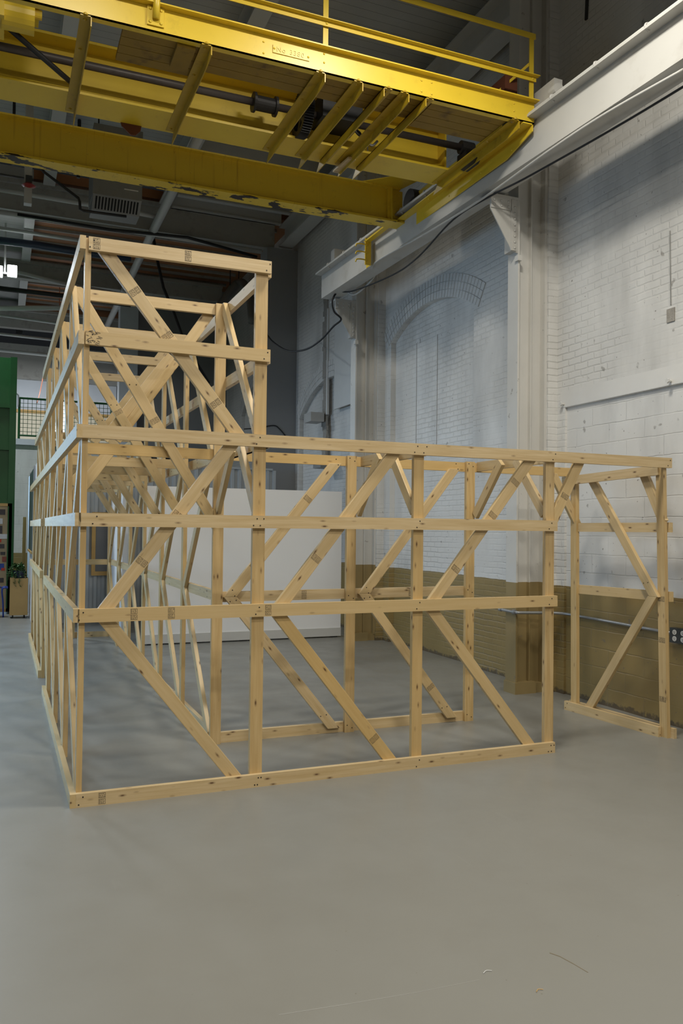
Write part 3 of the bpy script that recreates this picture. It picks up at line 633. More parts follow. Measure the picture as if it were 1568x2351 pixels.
def px_brace(plane, val, a, b, cuts=(), t=T, ext=0.2, w=None, **k):
    """a, b: ((u,v) one edge, (u,v) other edge) at each end, measured on the plane of the board's visible face"""
    A = [on(plane, val, *p) for p in a]; B = [on(plane, val, *p) for p in b]
    ca, cb = (A[0]+A[1])/2, (B[0]+B[1])/2; d = (cb-ca).normalized()
    off = Vector((0, 0, 0)); off[plane] = t/2; n = Vector((0, 0, 0)); n[plane] = 1
    return board('brace', ca+off-d*ext, cb+off+d*ext, n.cross(d), cuts, w or H, t, **k)
YP = 1.22           # bay depth
Zr = [0.0445, 1.2485, 1.8795, 2.4615, 3.0795, 3.7115]     # rail centre heights
# ---- front wall rails (face at y = 0)
def frail(u0, vt0, vb0, u1, vt1, vb1, **k):
    a = (by(0, u0, vt0)+by(0, u0, vb0))/2; b = (by(0, u1, vt1)+by(0, u1, vb1))/2
    return board('rail', a+Vector((0, T/2, 0)), b+Vector((0, T/2, 0)), (0, 0, 1), **k)
def sd(x): return x-T
frail(174, 1823, 1856.5, 1274.5, 1703.6, 1729.5, screws=(0.03, 1.22, 1.24, 2.51, 3.74, 3.77), stamps=(0.165,))
frail(178.6, 1399, 1430.5, 1280, 1368, 1391.8, screws=(0.02, 1.22, 2.51, 3.75), stamps=(0.36, 0.61, 1.30))
frail(180.8, 1177.2, 1208.4, 1280, 1195, 1219.7, screws=(0.10, 1.20, 1.25, 2.51, 3.75))
frail(189.7, 972.3, 1006, 1542.9, 1051.7, 1074.4, screws=(1.20, 2.47, 2.55, 3.77, 5.02))
frail(196.4, 757.6, 790, 620.8, 801.3, 832.8, screws=(0.03, 1.24))
frail(204, 541, 573.7, 623.8, 599, 629.6, screws=(0.02, 1.24), stamps=(0.05, 0.66))
bm = BM(); rnd = random.Random(5)
for k in range(26):
    x = rnd.uniform(0.05, 0.13); z = Zr[4]+rnd.uniform(-0.04, 0.045); bar(bm, (x, -0.0003, z), (x+rnd.uniform(0.008, 0.03), -0.0003, z+rnd.uniform(-0.012, 0.012)), (0, 0, 1), 0.003, 0.0012)
sc = build('marker_scribble', bm, M_INK); sc.parent = frame
# ---- front posts
ZTOP = 3.667
def post(x0, x1, y0, y1, z0, z1, **k):
    wide_x = (x1-x0) > (y1-y0); c = ((x0+x1)/2, (y0+y1)/2)
    return board('post', (*c, z0), (*c, z1), (1, 0, 0) if wide_x else (0, 1, 0), w=max(x1-x0, y1-y0), t=min(x1-x0, y1-y0), **k)
post(0.038, 0.076, T, T+H, 0.0, 3.755)
post(1.217, 1.308, T, 2*T, 0.0, 3.755)
post(2.511, 2.598, T, 2*T, 0.0, 2.50, screws=(1.23, 1.9))
post(3.753, 3.840, T, 2*T, 0.0, 2.50)
# ---- front braces
c_top3 = (2, -1, 2.50); c_bot = (2, 1, 0.02)
px_brace(1, T, ((221.9, 1396), (267.9, 1396)), ((508.9, 1023.7), (551, 1023.7)), [c_top3, (2, 1, Zr[1]), (0, 1, 0.08), (0, -1, 1.215)], stamps=(0.58, 0.98, 1.66))
px_brace(1, T, ((227.7, 1431), (270, 1431)), ((522, 1787), (558, 1785)), [(2, -1, Zr[1]), c_bot, (0, 1, 0.08), (0, -1, 1.215)])
px_brace(1, T, ((627.7, 1388.5), (667.9, 1386)), ((888, 1044.7), (917, 1044.7)), [c_top3, (2, 1, Zr[1]), (0, 1, 1.31), (0, -1, 2.509)], stamps=(0.62,))
px_brace(1, T, ((630, 1418.8), (662.5, 1418.8)), ((881, 1747), (912.5, 1743.8)), [(2, -1, Zr[1]), c_bot, (0, 1, 1.31), (0, -1, 2.509)], stamps=(1.40,), mat=M_WOODY)
px_brace(1, T, ((981.7, 1376.4), (1015, 1375)), ((1202.7, 1059.5), (1230, 1060)), [c_top3, (2, 1, Zr[1]), (0, 1, 2.60), (0, -1, 3.751)], stamps=(0.5, 1.05, 1.40))
px_brace(1, T, ((983, 1409), (1013, 1406.7)), ((1200.4, 1708), (1226, 1705)), [(2, -1, Zr[1]), c_bot, (0, 1, 2.60), (0, -1, 3.751)])
px_brace(1, T, ((1276, 1156), (1296, 1170)), ((1319, 1064), (1342, 1064)), [c_top3, (0, 1, 3.842), (2, 1, 1.915)], stamps=(0.3,))
px_brace(1, T, ((225, 580), (268, 582.6)), ((524.5, 990), (560, 993)), [(2, -1, 3.74), (2, 1, 2.44), (0, 1, 0.08), (0, -1, 1.215)], stamps=(0.50, 0.86, 1.42))
# ---- left wall (face at x = 0): rails flush with the front plane, in two lengths with a doorway gap
def srail(x0, ya, yb, z, **k): return board('rail', (x0+T/2, ya, z), (x0+T/2, yb, z), (0, 0, 1), **k)
for z, spans in ((Zr[0], ((0, 3.95), (4.95, 8.70))), (Zr[1], ((0, 3.95), (4.95, 8.75))), (Zr[2], ((0, 3.95), (4.95, 8.9))), (Zr[3], ((0, 3.66), (3.66, 9.2))), (Zr[4], ((0, 3.66), (3.66, 7.4))), (Zr[5], ((0, 3.66), (3.66, 5.2)))):
    for a, b in spans: srail(0.0, a, b, z)
KMAX = 7
def ztop(k): return 3.755 if k <= 4 else (3.12 if k <= 6 else 2.505)
for k in range(1, KMAX+1):
    y = T+k*YP
    post(0.038, 0.076, y, y+H, 0.0, ztop(k))
def side_brace(x0, ya, za, yb, zb, cuts=()):
    """brace lying in a side wall, its wide face across the wall plane"""
    a, b = Vector((x0+T/2, ya, za)), Vector((x0+T/2, yb, zb)); d = (b-a).normalized()
    return board('brace', a-d*0.15, b+d*0.15, Vector((1, 0, 0)).cross(d), cuts)
def side_wall(xr_, x0, k0, upper=True, lower=True):
    for k in range(k0, KMAX):
        yn = T+k*YP+H; yf = T+(k+1)*YP; cy_ = [(1, 1, yn+0.003), (1, -1, yf-0.003)]
        if lower:
            side_brace(x0, yf-0.05, Zr[1]+0.04, yn+0.06, Zr[3]-0.02, cy_+[(2, 1, Zr[1]), (2, -1, Zr[3]+0.04)])
            side_brace(x0, yf-0.05, Zr[1]-0.04, yn+0.06, Zr[0]+0.03, cy_+[(2, -1, Zr[1]), (2, 1, 0.01)])
        if upper:
            zt = min(ztop(k), ztop(k+1))
            if zt > 2.6: side_brace(x0, yf-0.06, zt-0.06, yn+0.06, Zr[3]+0.02, cy_+[(2, -1, zt-0.005), (2, 1, Zr[3]-0.04)])
side_wall(0.0, 0.038, 0)
# ---- right wall of the tower (studs x 1.225-1.263, rails outside)
XS, XRr = 1.225, 1.263
for k in range(2, KMAX+1):
    y = T+k*YP; post(XS, XS+T, y, y+H, 0.0, ztop(k))
for z, yb, ya in ((Zr[5], 5.2, 0.08), (Zr[4], 7.4, 0.08), (Zr[3], 9.0, 0.08), (Zr[1], 8.7, 1.34), (Zr[0], 8.7, 1.34)):
    srail(XRr+0.045 if ya < 1 else XRr, ya, yb, z)
side_wall(XRr, XS, 1)
yn, yf = 2*T, YP+T
side_brace(XRr+0.004, yf-0.07, 3.70, yn+0.07, Zr[3]+0.02, [(1, 1, yn+0.002), (1, -1, yf-0.002), (2, -1, 3.755), (2, 1, Zr[3]-0.04)])
# ---- cross portals inside the tower
def cross(y, z, xa=0.077, xb=None, **k): return rail_x('rail', y, xa, z, xb or (1.30 if y < 2 else 1.2245), z, **k)
def portal_brace(y, xa, za, xb, zb, cuts=(), w=H, **k):
    a, b = Vector((xa, y, za)), Vector((xb, y, zb)); d = (b-a).normalized()
    return board('brace', a-d*0.12, b+d*0.12, d.cross(Vector((0, 1, 0))), cuts, w=w, **k)
for k in range(1, KMAX+1):
    y = k*YP+T+T/2
    if k <= 4: cross(y, Zr[5])
    elif k <= 6: cross(y, Zr[4])
    if k >= 2: cross(y, Zr[3])
    if k == 7: cross(y, Zr[1]); cross(y, Zr[0]); post(0.62, 0.62+H, y-T*1.5, y-T/2, 0, 2.5)
    yb_ = k*YP+T/2
    zt = ztop(k)
    if k <= 6:
        xa = 0.12 if k <= 4 else 0.12+(3.67-3.05)/1.62
        portal_brace(yb_, xa, zt-0.09, 1.19, 1.95, [(0, 1, 0.078), (0, -1, 1.224), (2, -1, zt)], screws=(0.9,), stamps=((1.24,) if k == 1 else (0.98,) if k == 2 else ()))
px_brace(1, YP+2*T+0.002, ((459.5, 725.6), (490, 731)), ((410, 797), (434, 806)), [], ext=0.04)
px_brace(1, 2.47, ((387, 808), (399, 823)), ((225, 1008), (252, 1010)), [(0, 1, 0.08)], ext=0.0)
px_brace(1, 2.47-T*0.4, ((399, 823), (409, 837)), ((252, 1010), (283, 1012)), [(0, 1, 0.08)], ext=0.0, mat=M_WOODY)
px_brace(1, 3.72, ((352, 828), (366, 832)), ((238, 972), (256, 978)), [(0, 1, 0.08)], ext=0.25)
px_brace(1, YP+T, ((227, 1049), (257, 1049)), ((178, 1108), (197, 1133)), [(2, -1, 2.42), (0, 1, 0.078)], ext=0.12)
px_brace(1, 2*YP+T, ((213, 1049), (228, 1049)), ((178, 1085), (190, 1095)), [(2, -1, 2.42), (0, 1, 0.078)], ext=0.12)
for k in (5, 6): portal_brace(T+k*YP+T/2, 0.10, 1.98, 0.55, 2.40, [(2, -1, 2.42), (0, 1, 0.078)])
# ---- inner front wall at y = 1.22, rails behind the posts
YI = YP+T/2
post(1.217, 1.308, YP, YP+T, 0.0, 3.755, screws=())
post(2.452, 2.543, YP, YP+T, 0.0, 2.505, screws=(0.05, 1.22, 2.47))
post(3.706, 3.800, YP, YP+T, 0.0, 2.505, screws=(0.05, 1.25, 2.47), mat=M_WOODY)
YR = YP+T+T/2
rail_x('rail', YR, 0.076, Zr[3]+0.005, 5.03, Zr[3]-0.012, mat=M_WOODY, stamps=(1.42,))
rail_x('rail', YR, 1.31, Zr[1]-0.005, 3.79, Zr[1]+0.005, stamps=(0.75, 1.82))
rail_x('rail', YR, 1.31, Zr[0], 3.80, Zr[0])
ib = [(0, 1, 1.311)]
px_brace(1, YP, ((513, 1370), (545, 1370)), ((761.6, 1060), (787, 1060)), [(2, 1, Zr[1]-0.005), (2, -1, 2.43), (0, -1, 2.45)], ext=0.12, screws=(0.16, 1.66), stamps=(1.22, 0.45))
px_brace(1, YP, ((513, 1371), (545, 1371)), ((754, 1671), (777, 1671)), [(2, -1, Zr[1]-0.005), (2, 1, 0.045), (0, -1, 2.45)], ext=0.12, screws=(0.16, 1.5))
px_brace(1, YP, ((822, 1363), (852.7, 1363)), ((1036, 1071), (1061.6, 1071)), [(2, 1, Zr[1]), (2, -1, 2.43), (0, 1, 2.545), (0, -1, 3.704)], ext=0.12, screws=(0.16, 1.66))
px_brace(1, YP, ((822, 1364), (852.7, 1364)), ((1026, 1645), (1046, 1645)), [(2, -1, Zr[1]), (2, 1, 0.045), (0, 1, 2.545), (0, -1, 3.704)], ext=0.12, screws=(0.16, 1.5), stamps=(1.25,))
# ---- joists between the two front walls with their knee braces
for xj, mt in ((1.32, M_WOOD), (2.62, M_WOOD), (3.86, M_WOOD)):
    board('joist', (xj, 0.08, Zr[3]), (xj, YP+T, Zr[3]), (0, 0, 1))
    xk = xj-0.10
    board('brace', (xk+0.03, 0.10, 1.98), (xk+0.03, 0.52, 2.47), (0, 0.7, -0.7), [(2, -1, 2.50), (1, 1, 2*T+0.002), (2, 1, 1.93)])
    board('brace', (xk+0.03, YP-0.03, 1.98), (xk+0.03, YP-0.47, 2.47), (0, 0.7, 0.7), [(2, -1, 2.50), (1, -1, YP-0.002), (2, 1, 1.93)])
# ---- end frame by the block wall, a little out of square
def ef(t, dx=0.0): return 5.098-0.075*t/1.25+dx          # x at depth t along the frame
def eboard(kind, ta, za, tb, zb, dx, wd=(0, 0, 1), cuts=(), **k): return board(kind, (ef(ta, dx), ta, za), (ef(tb, dx), tb, zb), wd, cuts, **k)
LEAN = 0.055
def epost(t0, lean, **k):
    x = ef(t0); return board('post', (x, t0+H/2, 0.0), (x-lean, t0+H/2, 2.44), (0, 1, 0), **k)
epost(0.035, LEAN, stamps=(0.34, 0.87, 1.24)); epost(1.19, 0.02, mat=M_WOODY)
eboard('rail', 0.0, Zr[0], 1.35, Zr[0], T); eboard('rail', 0.10, Zr[0], 1.33, Zr[0], -T, screws=(1.2,))
eboard('rail', 0.02, 1.262, 1.27, 1.247, T-0.02); eboard('rail', 0.02, 1.884, 1.27, 1.882, T-0.03)
eboard('rail', 0.08, 2.40, 1.34, 2.36, -T-0.035)
def ebrace(a, b, cuts, **k):
    pa, pb = Vector(a), Vector(b); d = (pb-pa).normalized(); return board('brace', pa-d*0.1, pb+d*0.1, Vector((1, 0.06, 0)).cross(d), cuts, **k)
def epx(a, b, cuts, dx=-0.03, ext=0.1, **k):
    A = [bx(5.045+dx, *p) for p in a]; B = [bx(5.045+dx, *p) for p in b]
    pa, pb = (A[0]+A[1])/2, (B[0]+B[1])/2; d = (pb-pa).normalized(); o = Vector((T/2, 0, 0)); return board('brace', pa-d*ext+o, pb+d*ext+o, Vector((1, 0, 0)).cross(d), cuts, **k)
epx(((1340, 1092), (1362, 1092)), ((1487, 1363), (1507, 1366)), [(2, 1, 1.255), (2, -1, 2.40)], screws=(1.40,))
epx(((1345, 1615), (1366, 1617)), ((1487, 1369), (1507, 1369)), [(2, -1, 1.255), (2, 1, 0.05)])
epx(((1455, 1072), (1482, 1072)), ((1511, 1192), (1521, 1186)), [(2, -1, 2.43)], dx=0.0, ext=0.05)
px_brace(1, YP-0.0, ((1275, 1080), (1280, 1120)), ((1318, 1172), (1324, 1208)), [(2, -1, 2.43)], ext=0.12, w=0.08)

# ================================================================== THINGS ON THE RIGHT WALL
root = empty('wall_conduit', (5.5, 1, 0.9), 'grey metal conduit pipe running along the tan wall to the outlet box', 'conduit')
ps = []
pw = [bx(4.92, 1152, 1407)]
bm = BM(); tube(bm, curve_pts([(4.905, 2.42, 0.93), (4.905, 2.13, 0.925), (4.95, 2.07, 0.925), (5.30, 1.99, 0.92), (XW-0.04, 1.90, 0.915), (XW-0.0, 1.70, 0.905), (XW+0.005, 1.4, 0.90), (XW+0.005, 0.36, 0.88)], 6), 0.017, 12); ps.append(build('pipe', bm, M_STEEL, smooth=True))
bm = BM(); tube(bm, [(4.905, 2.17, 0.926), (4.905, 2.12, 0.926)], 0.027, 12); tube(bm, [(4.905, 2.44, 0.93), (4.905, 2.40, 0.93)], 0.022, 12); ps.append(build('pipe_coupling', bm, M_STEEL))
bm = BM(); box(bm, (XW-0.02, 0.80, 0.86), (XW+0.03, 0.83, 0.96)); ps.append(build('pipe_strap', bm, M_STEEL))
bm = BM(); tube(bm, [(XW-0.005, 0.13, 0.865), (XW-0.005, -1.5, 0.84)], 0.03, 12); ps.append(build('pipe', bm, M_STEEL, smooth=True))
adopt(root, *ps)
oc = by(0.32, 1549, 1459); ox = oc.x
root = empty('outlet_box', (XW+0.06, 0.24, 0.87), 'grey metal outlet box with four round white sockets on the tan wall', 'outlet box')
pA = bx(XW-0.0, 1537, 1446)
bm = BM(); box(bm, (XW-0.035, 0.14, 0.80), (XW+0.03, 0.36, 0.94)); body = build('body', bm, M_DARKBOX, bev=0.006); ps = [body]
for yy in (0.30, 0.20):
    for z in (0.84, 0.90):
        bm = BM(); tube(bm, [(XW-0.039, yy, z), (XW-0.033, yy, z)], 0.024, 16); s = build('socket', bm, M_OUTLET); ps.append(s)
        bm = BM(); box(bm, (XW-0.0405, yy-0.009, z-0.002), (XW-0.0385, yy-0.006, z+0.010)); box(bm, (XW-0.0405, yy+0.006, z-0.002), (XW-0.0385, yy+0.009, z+0.010)); tube(bm, [(XW-0.0405, yy, z-0.010), (XW-0.0385, yy, z-0.010)], 0.004, 8); sl = build('socket_slots', bm, M_SLOT); adopt(s, sl)
adopt(root, *ps)
# vertical wire and broken patch high on the near wall
p = bx(XW, 1541, 720)
bm = BM(); tube(bm, [bx(XW-0.005, 1538, 530), bx(XW-0.005, 1540, 700)], 0.006, 8); tag(build('wall_wire', bm, M_HEAT), 'dark vertical wire above the broken patch high on the right wall', 'wire')
bm = BM(); box(bm, (XW-0.01, p.y-0.05, p.z-0.08), (XW+0.02, p.y+0.05, p.z+0.05)); tag(build('broken_patch', bm, M_RAW, bev=0.01), 'small broken grey plaster patch on the upper right wall', 'plaster patch')
for u, v, lb in ((1295, 928, 'left hook bolt in the white lintel on the right wall'), (1541, 875, 'right hook bolt in the white lintel on the right wall')):
    q = bx(XW, u, v); bm = BM(); tube(bm, [(XW-0.05, q.y, q.z), (XW+0.01, q.y, q.z)], 0.014, 10); tube(bm, [(XW-0.055, q.y, q.z), (XW-0.04, q.y, q.z)], 0.024, 6)
    tag(build('hook_bolt', bm, M_FLAT), lb, 'bolt', 'bolts in the lintel')
bm = BM(); a = bx(XW-0.01, 1350, 0); b = bx(XW-0.01, 1346, 45); tube(bm, [a+Vector((0, 0, 0.3)), b], 0.02, 8); tag(build('hanging_rod', bm, M_DARK), 'short dark rod hanging near the top right corner', 'rod')
# wall box
M_LAMPBOX = simple('pale_grey_box', (0.42, 0.41, 0.39), 0.45)
root = empty('wall_lamp', (5.2, 9.7, 4.05), 'grey box lamp sticking out of the far brick wall beside the ragged chase', 'wall lamp')
bm = BM(); box(bm, (5.12, 9.35, 3.96), (XW-0.06, 9.75, 4.14)); a1 = build('housing', bm, M_LAMPBOX, bev=0.015)
bm = BM(); box(bm, (XW-0.07, 9.45, 3.98), (XW+0.0, 9.65, 4.1)); a2 = build('mounting', bm, M_HEAT, bev=0.004); adopt(root, a1, a2)
root = empty('junction_box', (5.4, 11.0, 2.9), 'grey junction box with riser pipe on the far brick wall above the white partition', 'junction box')
q = bx(XW, 659, 1095)
bm = BM(); box(bm, (XW-0.08, q.y-0.12, q.z-0.12), (XW, q.y+0.12, q.z+0.12)); a1 = build('box', bm, M_DARKBOX, bev=0.01)
bm = BM(); tube(bm, [(XW-0.05, q.y, q.z+0.1), (XW-0.05, q.y, q.z+0.65)], 0.03, 10); tube(bm, [(XW-0.05, q.y, q.z-0.1), (XW-0.05, q.y, 1.9)], 0.02, 10); a2 = build('riser', bm, M_DARKBOX); adopt(root, a1, a2)

# ================================================================== PARTITIONS AT THE BACK OF THE BAY
root = empty('gallery_partition', (3.2, 7.4, 0), 'freestanding white gallery wall behind the timber frame', 'partition')
bm = BM(); box(bm, (1.62, 7.32, 0.03), (4.95, 7.50, 2.485)); a1 = build('panel', bm, M_PANEL, bev=0.004)
bm = BM(); box(bm, (1.62, 7.305, 0.02), (4.95, 7.32, 0.16)); a2 = build('baseboard', bm, M_PANELB, bev=0.003)
bm = BM(); box(bm, (1.70, 7.34, 0), (1.80, 7.48, 0.03)); box(bm, (3.2, 7.34, 0), (3.3, 7.48, 0.03)); box(bm, (4.80, 7.34, 0), (4.9, 7.48, 0.03)); a3 = build('foot', bm, M_BLACK); adopt(root, a1, a2, a3)
bm = BM(); box(bm, (1.50, 8.9, 0.0), (1.60, 10.6, 2.45)); tag(build('side_partition', bm, M_PANEL, bev=0.004), 'narrow white partition end behind the deep timber studs', 'partition')
bm = BM(); xs = []
x = 0.25; prof = []
while x < 4.8:
    prof += [(x, 10.8), (x+0.05, 10.8), (x+0.075, 10.76), (x+0.125, 10.76)]; x += 0.15
prof += [(4.8, 10.8), (4.8, 10.86), (0.25, 10.86)]
prism(bm, prof, 2, 0.0, 3.06)
cp_ = empty('corrugated_screen', (2.5, 10.8, 0), 'grey corrugated metal screen wall behind the white gallery wall', 'screen')
a1 = build('sheet', bm, M_CORR); bm = BM(); box(bm, (0.25, 10.74, 3.06), (4.8, 10.88, 3.10)); a2 = build('top_cap', bm, M_CORR); adopt(cp_, a1, a2)
root = empty('framed_window_panel', (1.45, 10.7, 1.4), 'wood-framed dusty window panel on the corrugated screen', 'window panel')
bm = BM()
for lo, hi in (((1.17, 0.90), (1.24, 2.12)), ((1.78, 0.90), (1.85, 2.12)), ((1.24, 0.90), (1.78, 0.98)), ((1.24, 2.05), (1.78, 2.12))): box(bm, (lo[0], 10.70, lo[1]), (hi[0], 10.755, hi[1]))
a1 = build('frame', bm, M_TRIMW, bev=0.003); bm = BM(); box(bm, (1.24, 10.72, 0.98), (1.78, 10.74, 2.05)); a2 = build('pane', bm, M_GLASSG); adopt(root, a1, a2)
bm = BM(); box(bm, (2.3, 11.0, 3.1), (2.9, 11.2, 3.25)); 
for k in range(4): tube(bm, curve_pts([(2.1+k*0.2, 10.95, 3.12), (2.3+k*0.1, 10.9, 3.32+0.05*k), (2.8, 10.95, 3.2), (3.2+k*0.1, 10.9, 3.12)], 5), 0.018, 6)
tag(build('cable_pile', bm, M_BLACK), 'tangled pile of black cables on top of the corrugated screen', 'cables')
q = bz(3.12, 745, 1036)
bm = BM(); box(bm, (XW-0.3, 8.9, 3.02), (XW-0.02, 9.3, 3.14)); tag(build('wall_shelf_box', bm, M_HEAT, bev=0.008), 'small dark grey box on the far brick wall just above the top rail', 'box')
# white side partition with chalkboard, seen nearly edge-on
bm = BM(); box(bm, (0.12, 9.6, 0.0), (0.22, 14.2, 2.95)); tag(build('long_partition', bm, M_PANEL, bev=0.004), 'long white partition seen edge-on behind the left studs', 'partition')
root = empty('chalkboard', (0.1, 11.4, 2.2), 'dark green chalkboard on the long white partition', 'chalkboard')
bm = BM(); box(bm, (0.09, 10.3, 1.37), (0.115, 12.4, 2.9)); a1 = build('slate', bm, M_SLATE)
bm = BM(); box(bm, (0.07, 10.3, 1.33), (0.115, 12.4, 1.37)); a2 = build('chalk_tray', bm, M_TRIMW); bm = BM(); box(bm, (0.085, 10.26, 1.34), (0.118, 10.3, 2.94)); box(bm, (0.085, 12.4, 1.34), (0.118, 12.44, 2.94)); a3 = build('frame', bm, M_STEEL); adopt(root, a1, a2, a3)
a, b = by(14.3, 52.5, 1187), by(14.3, 57.5, 1335)
bm = BM(); box(bm, (a.x, 14.25, 0.0), (b.x, 14.35, a.z)); tag(build('door_edge', bm, M_TRIMW, bev=0.004), 'varnished wooden door edge beside the long white partition', 'door edge')

# ================================================================== LEFT BACKGROUND
q = by(12.8, 40, 822); gx = q.x; gz = q.z
root = empty('green_cabinet', (-2.0, 13, 0), 'tall dark green steel enclosure at the left edge', 'enclosure')
bm = BM(); box(bm, (-3.6, 12.85, 2.30), (gx-0.06, 13.6, gz)); box(bm, (-3.6, 12.85, 0.0), (-2.2, 13.6, 2.30)); a1 = build('body', bm, M_GREEN, bev=0.01)
bm = BM(); box(bm, (gx-0.13, 12.78, 0.05), (gx, 13.65, gz+0.01)); a2 = build('corner_post', bm, M_GREEN, bev=0.01)
bm = BM()
for v in (930, 1027, 1150):
    z = by(12.8, 5, v).z; box(bm, (-3.6, 12.80, z-0.05), (gx-0.12, 12.86, z+0.03))
a3 = build('rib', bm, M_GREEN, bev=0.008); adopt(root, a1, a2, a3)
q0, q1 = by(12.8, 28, 1156), by(12.8, 27, 1400)
root = empty('notice_board', (-0.7, 12.8, 0.1), 'tan notice board with pinned pictures under the green enclosure', 'notice board')
bm = BM(); box(bm, (-1.5, 12.80, 0.09), (q0.x-0.06, 12.84, q0.z-0.06)); a1 = build('board', bm, M_TANBOARD)
bm = BM(); box(bm, (q0.x-0.06, 12.78, 0.05), (q0.x, 12.84, q0.z)); box(bm, (-1.5, 12.78, q0.z-0.06), (q0.x-0.06, 12.84, q0.z)); box(bm, (-1.5, 12.78, 0.05), (q0.x-0.06, 12.84, 0.12)); a2 = build('frame', bm, M_MAPLE, bev=0.003); adopt(root, a1, a2)
pics = [((-14, 1206, 6, 1225), M_PAPER, 'pinned white sheet second from the top of the notice board'), ((-10, 1207, 4, 1224), None, None),
        ((-12, 1169, 12, 1182), M_PHOTO, 'grey speckled picture at the top of the notice board'), ((-14, 1190, 6, 1203), M_PAPER, 'small cream card below the top picture'),
        ((-12, 1207, 5, 1225), M_PHOTO, 'dark picture with white margin on the notice board'), ((-10, 1226, 17, 1237), M_PAPER, 'wide white drawing on the notice board'),
        ((-8, 1238, 3, 1245), M_REDP, 'small orange note below the white drawing'), ((-8, 1249, 10, 1259), M_PHOTO, 'small dark green photo on the notice board'),
        ((1, 1267, 12, 1274), M_PHOTO, 'small grey photo above the red photo'), ((5, 1278, 14, 1290), M_RPHOTO, 'red photo on the notice board'),
        ((-6, 1294, 9, 1308), M_BPHOTO, 'blue picture on the notice board'), ((3, 1304, 11, 1310), M_REDP, 'red slip at the corner of the blue picture'), ((-6, 1327, 8, 1337), M_PHOTO, 'dark picture low on the notice board beside the stool')]
n = 0
for (u0, v0, u1, v1), m, lb in pics:
    if not m: continue
    a, b = by(12.795, u0, v0), by(12.795, u1, v1)
    if lb.startswith('pinned'): continue
    bm = BM(); box(bm, (a.x, 12.793-n*0.0004, b.z), (b.x, 12.797, a.z)); n += 1
    tag(build('pinned_picture', bm, m), lb, 'picture', 'pictures pinned to the notice board')
# wooden plinth on casters with planter
a, b = bz(0.0, 22, 1410), bz(0.0, 62, 1410)
pxa, pxb, pyy = -0.27, 0.075, 11.9
zt = by(11.9, 43, 1328).z
zb = by(11.9, 43, 1408).z
root = empty('plinth', (-0.1, 12.0, 0), 'maple veneer plinth on small casters under the potted ivy', 'plinth')
pxa, pxb = by(11.9, 22.5, 1370).x, by(11.9, 64, 1370).x
bm = BM(); box(bm, (pxa, 11.9, 0.06), (pxb, 12.25, zt)); a1 = build('body', bm, M_MAPLE, bev=0.004); ps = [a1]
for x in (pxa+0.06, pxb-0.06):
    for y in (11.95, 12.2): bm = BM(); tube(bm, [(x-0.012, y, 0.03), (x+0.012, y, 0.03)], 0.03, 12); ps.append(build('caster', bm, M_BLACK))
adopt(root, *ps)
pc = Vector(((pxa+pxb)/2, 12.06, zt))
root = empty('ivy_planter', pc, 'trailing green ivy in a dark blue pot on the maple plinth', 'potted plant')
bm = BM(); tube(bm, [pc+Vector((0, 0, 0.0)), pc+Vector((0, 0, 0.14)), pc+Vector((0, 0, 0.15))], [0.095, 0.12, 0.125], 24); pot = build('pot', bm, M_NAVY)
bm = BM(); tube(bm, [pc+Vector((0, 0, 0.145)), pc+Vector((0, 0, 0.152))], 0.112, 20); soil = build('soil', bm, M_SOIL)
bm = BM(); rnd = random.Random(3); bs = BM()
def leaf(bm, p, d, s):
    d = d.normalized(); side = d.cross(Vector((0, 0, 1))); side = side.normalized() if side.length > 0.01 else Vector((1, 0, 0)); up = side.cross(d)
    vs = [bm.verts.new(q) for q in (p, p+d*s*0.45+side*s*0.42+up*s*0.08, p+d*s, p+d*s*0.45-side*s*0.42+up*s*0.08, p+d*s*0.5)]
    bm.faces.new((vs[0], vs[1], vs[4])); bm.faces.new((vs[1], vs[2], vs[4])); bm.faces.new((vs[2], vs[3], vs[4])); bm.faces.new((vs[3], vs[0], vs[4]))
for k in range(26):
    a = rnd.uniform(0, 6.28); out = rnd.uniform(0.10, 0.22)*(0.62 if math.cos(a) > 0.2 else 1); drop = rnd.uniform(-0.02, 0.22) if k % 3 else 0.30
    st = [pc+Vector((0, 0, 0.15)), pc+Vector((math.cos(a)*out*0.6, math.sin(a)*out*0.6, 0.24+rnd.uniform(-0.04, 0.06))), pc+Vector((math.cos(a)*out, math.sin(a)*out, 0.20-drop*0.5)), pc+Vector((math.cos(a)*out*1.1, math.sin(a)*out*1.1, max(0.16-drop, -0.14)))]
    cp2 = curve_pts(st, 5); tube(bs, cp2, 0.003, 5)
    for p in cp2[2:]:
        for _ in range(2): leaf(bm, p, Vector((rnd.uniform(-1, 1), rnd.uniform(-1, 1), rnd.uniform(-0.5, 0.6))), rnd.uniform(0.035, 0.06))
fol = build('foliage', bm, M_LEAF); stm = build('stems', bs, M_STEM); adopt(root, pot, soil, fol, stm)
# blue stool
sc_ = by(12.3, 0, 1349)
root = empty('blue_stool', (sc_.x-0.1, 12.3, 0), 'blue tubular steel stool beside the notice board', 'stool')
bm = BM(); tube(bm, [(sc_.x-0.14, 12.3, sc_.z-0.01), (sc_.x-0.14, 12.3, sc_.z+0.02)], 0.17, 24); a1 = build('seat', bm, M_BLUE, bev=0.004); ps = [a1]
for dx, dy in ((0.06, -0.15), (0.06, 0.15), (-0.30, -0.15), (-0.30, 0.15)):
    bm = BM(); s = 1 if dx > 0 else -1
    tube(bm, curve_pts([(sc_.x+dx+s*0.09, 12.3+dy, sc_.z), (sc_.x+dx+s*0.0, 12.3+dy, sc_.z), (sc_.x+dx-s*0.02, 12.3+dy, sc_.z-0.08), (sc_.x+dx, 12.3+dy, 0.3), (sc_.x+dx+s*0.01, 12.3+dy, 0.0)], 5), 0.016, 8); ps.append(build('leg', bm, M_BLUE, smooth=True))
adopt(root, *ps)
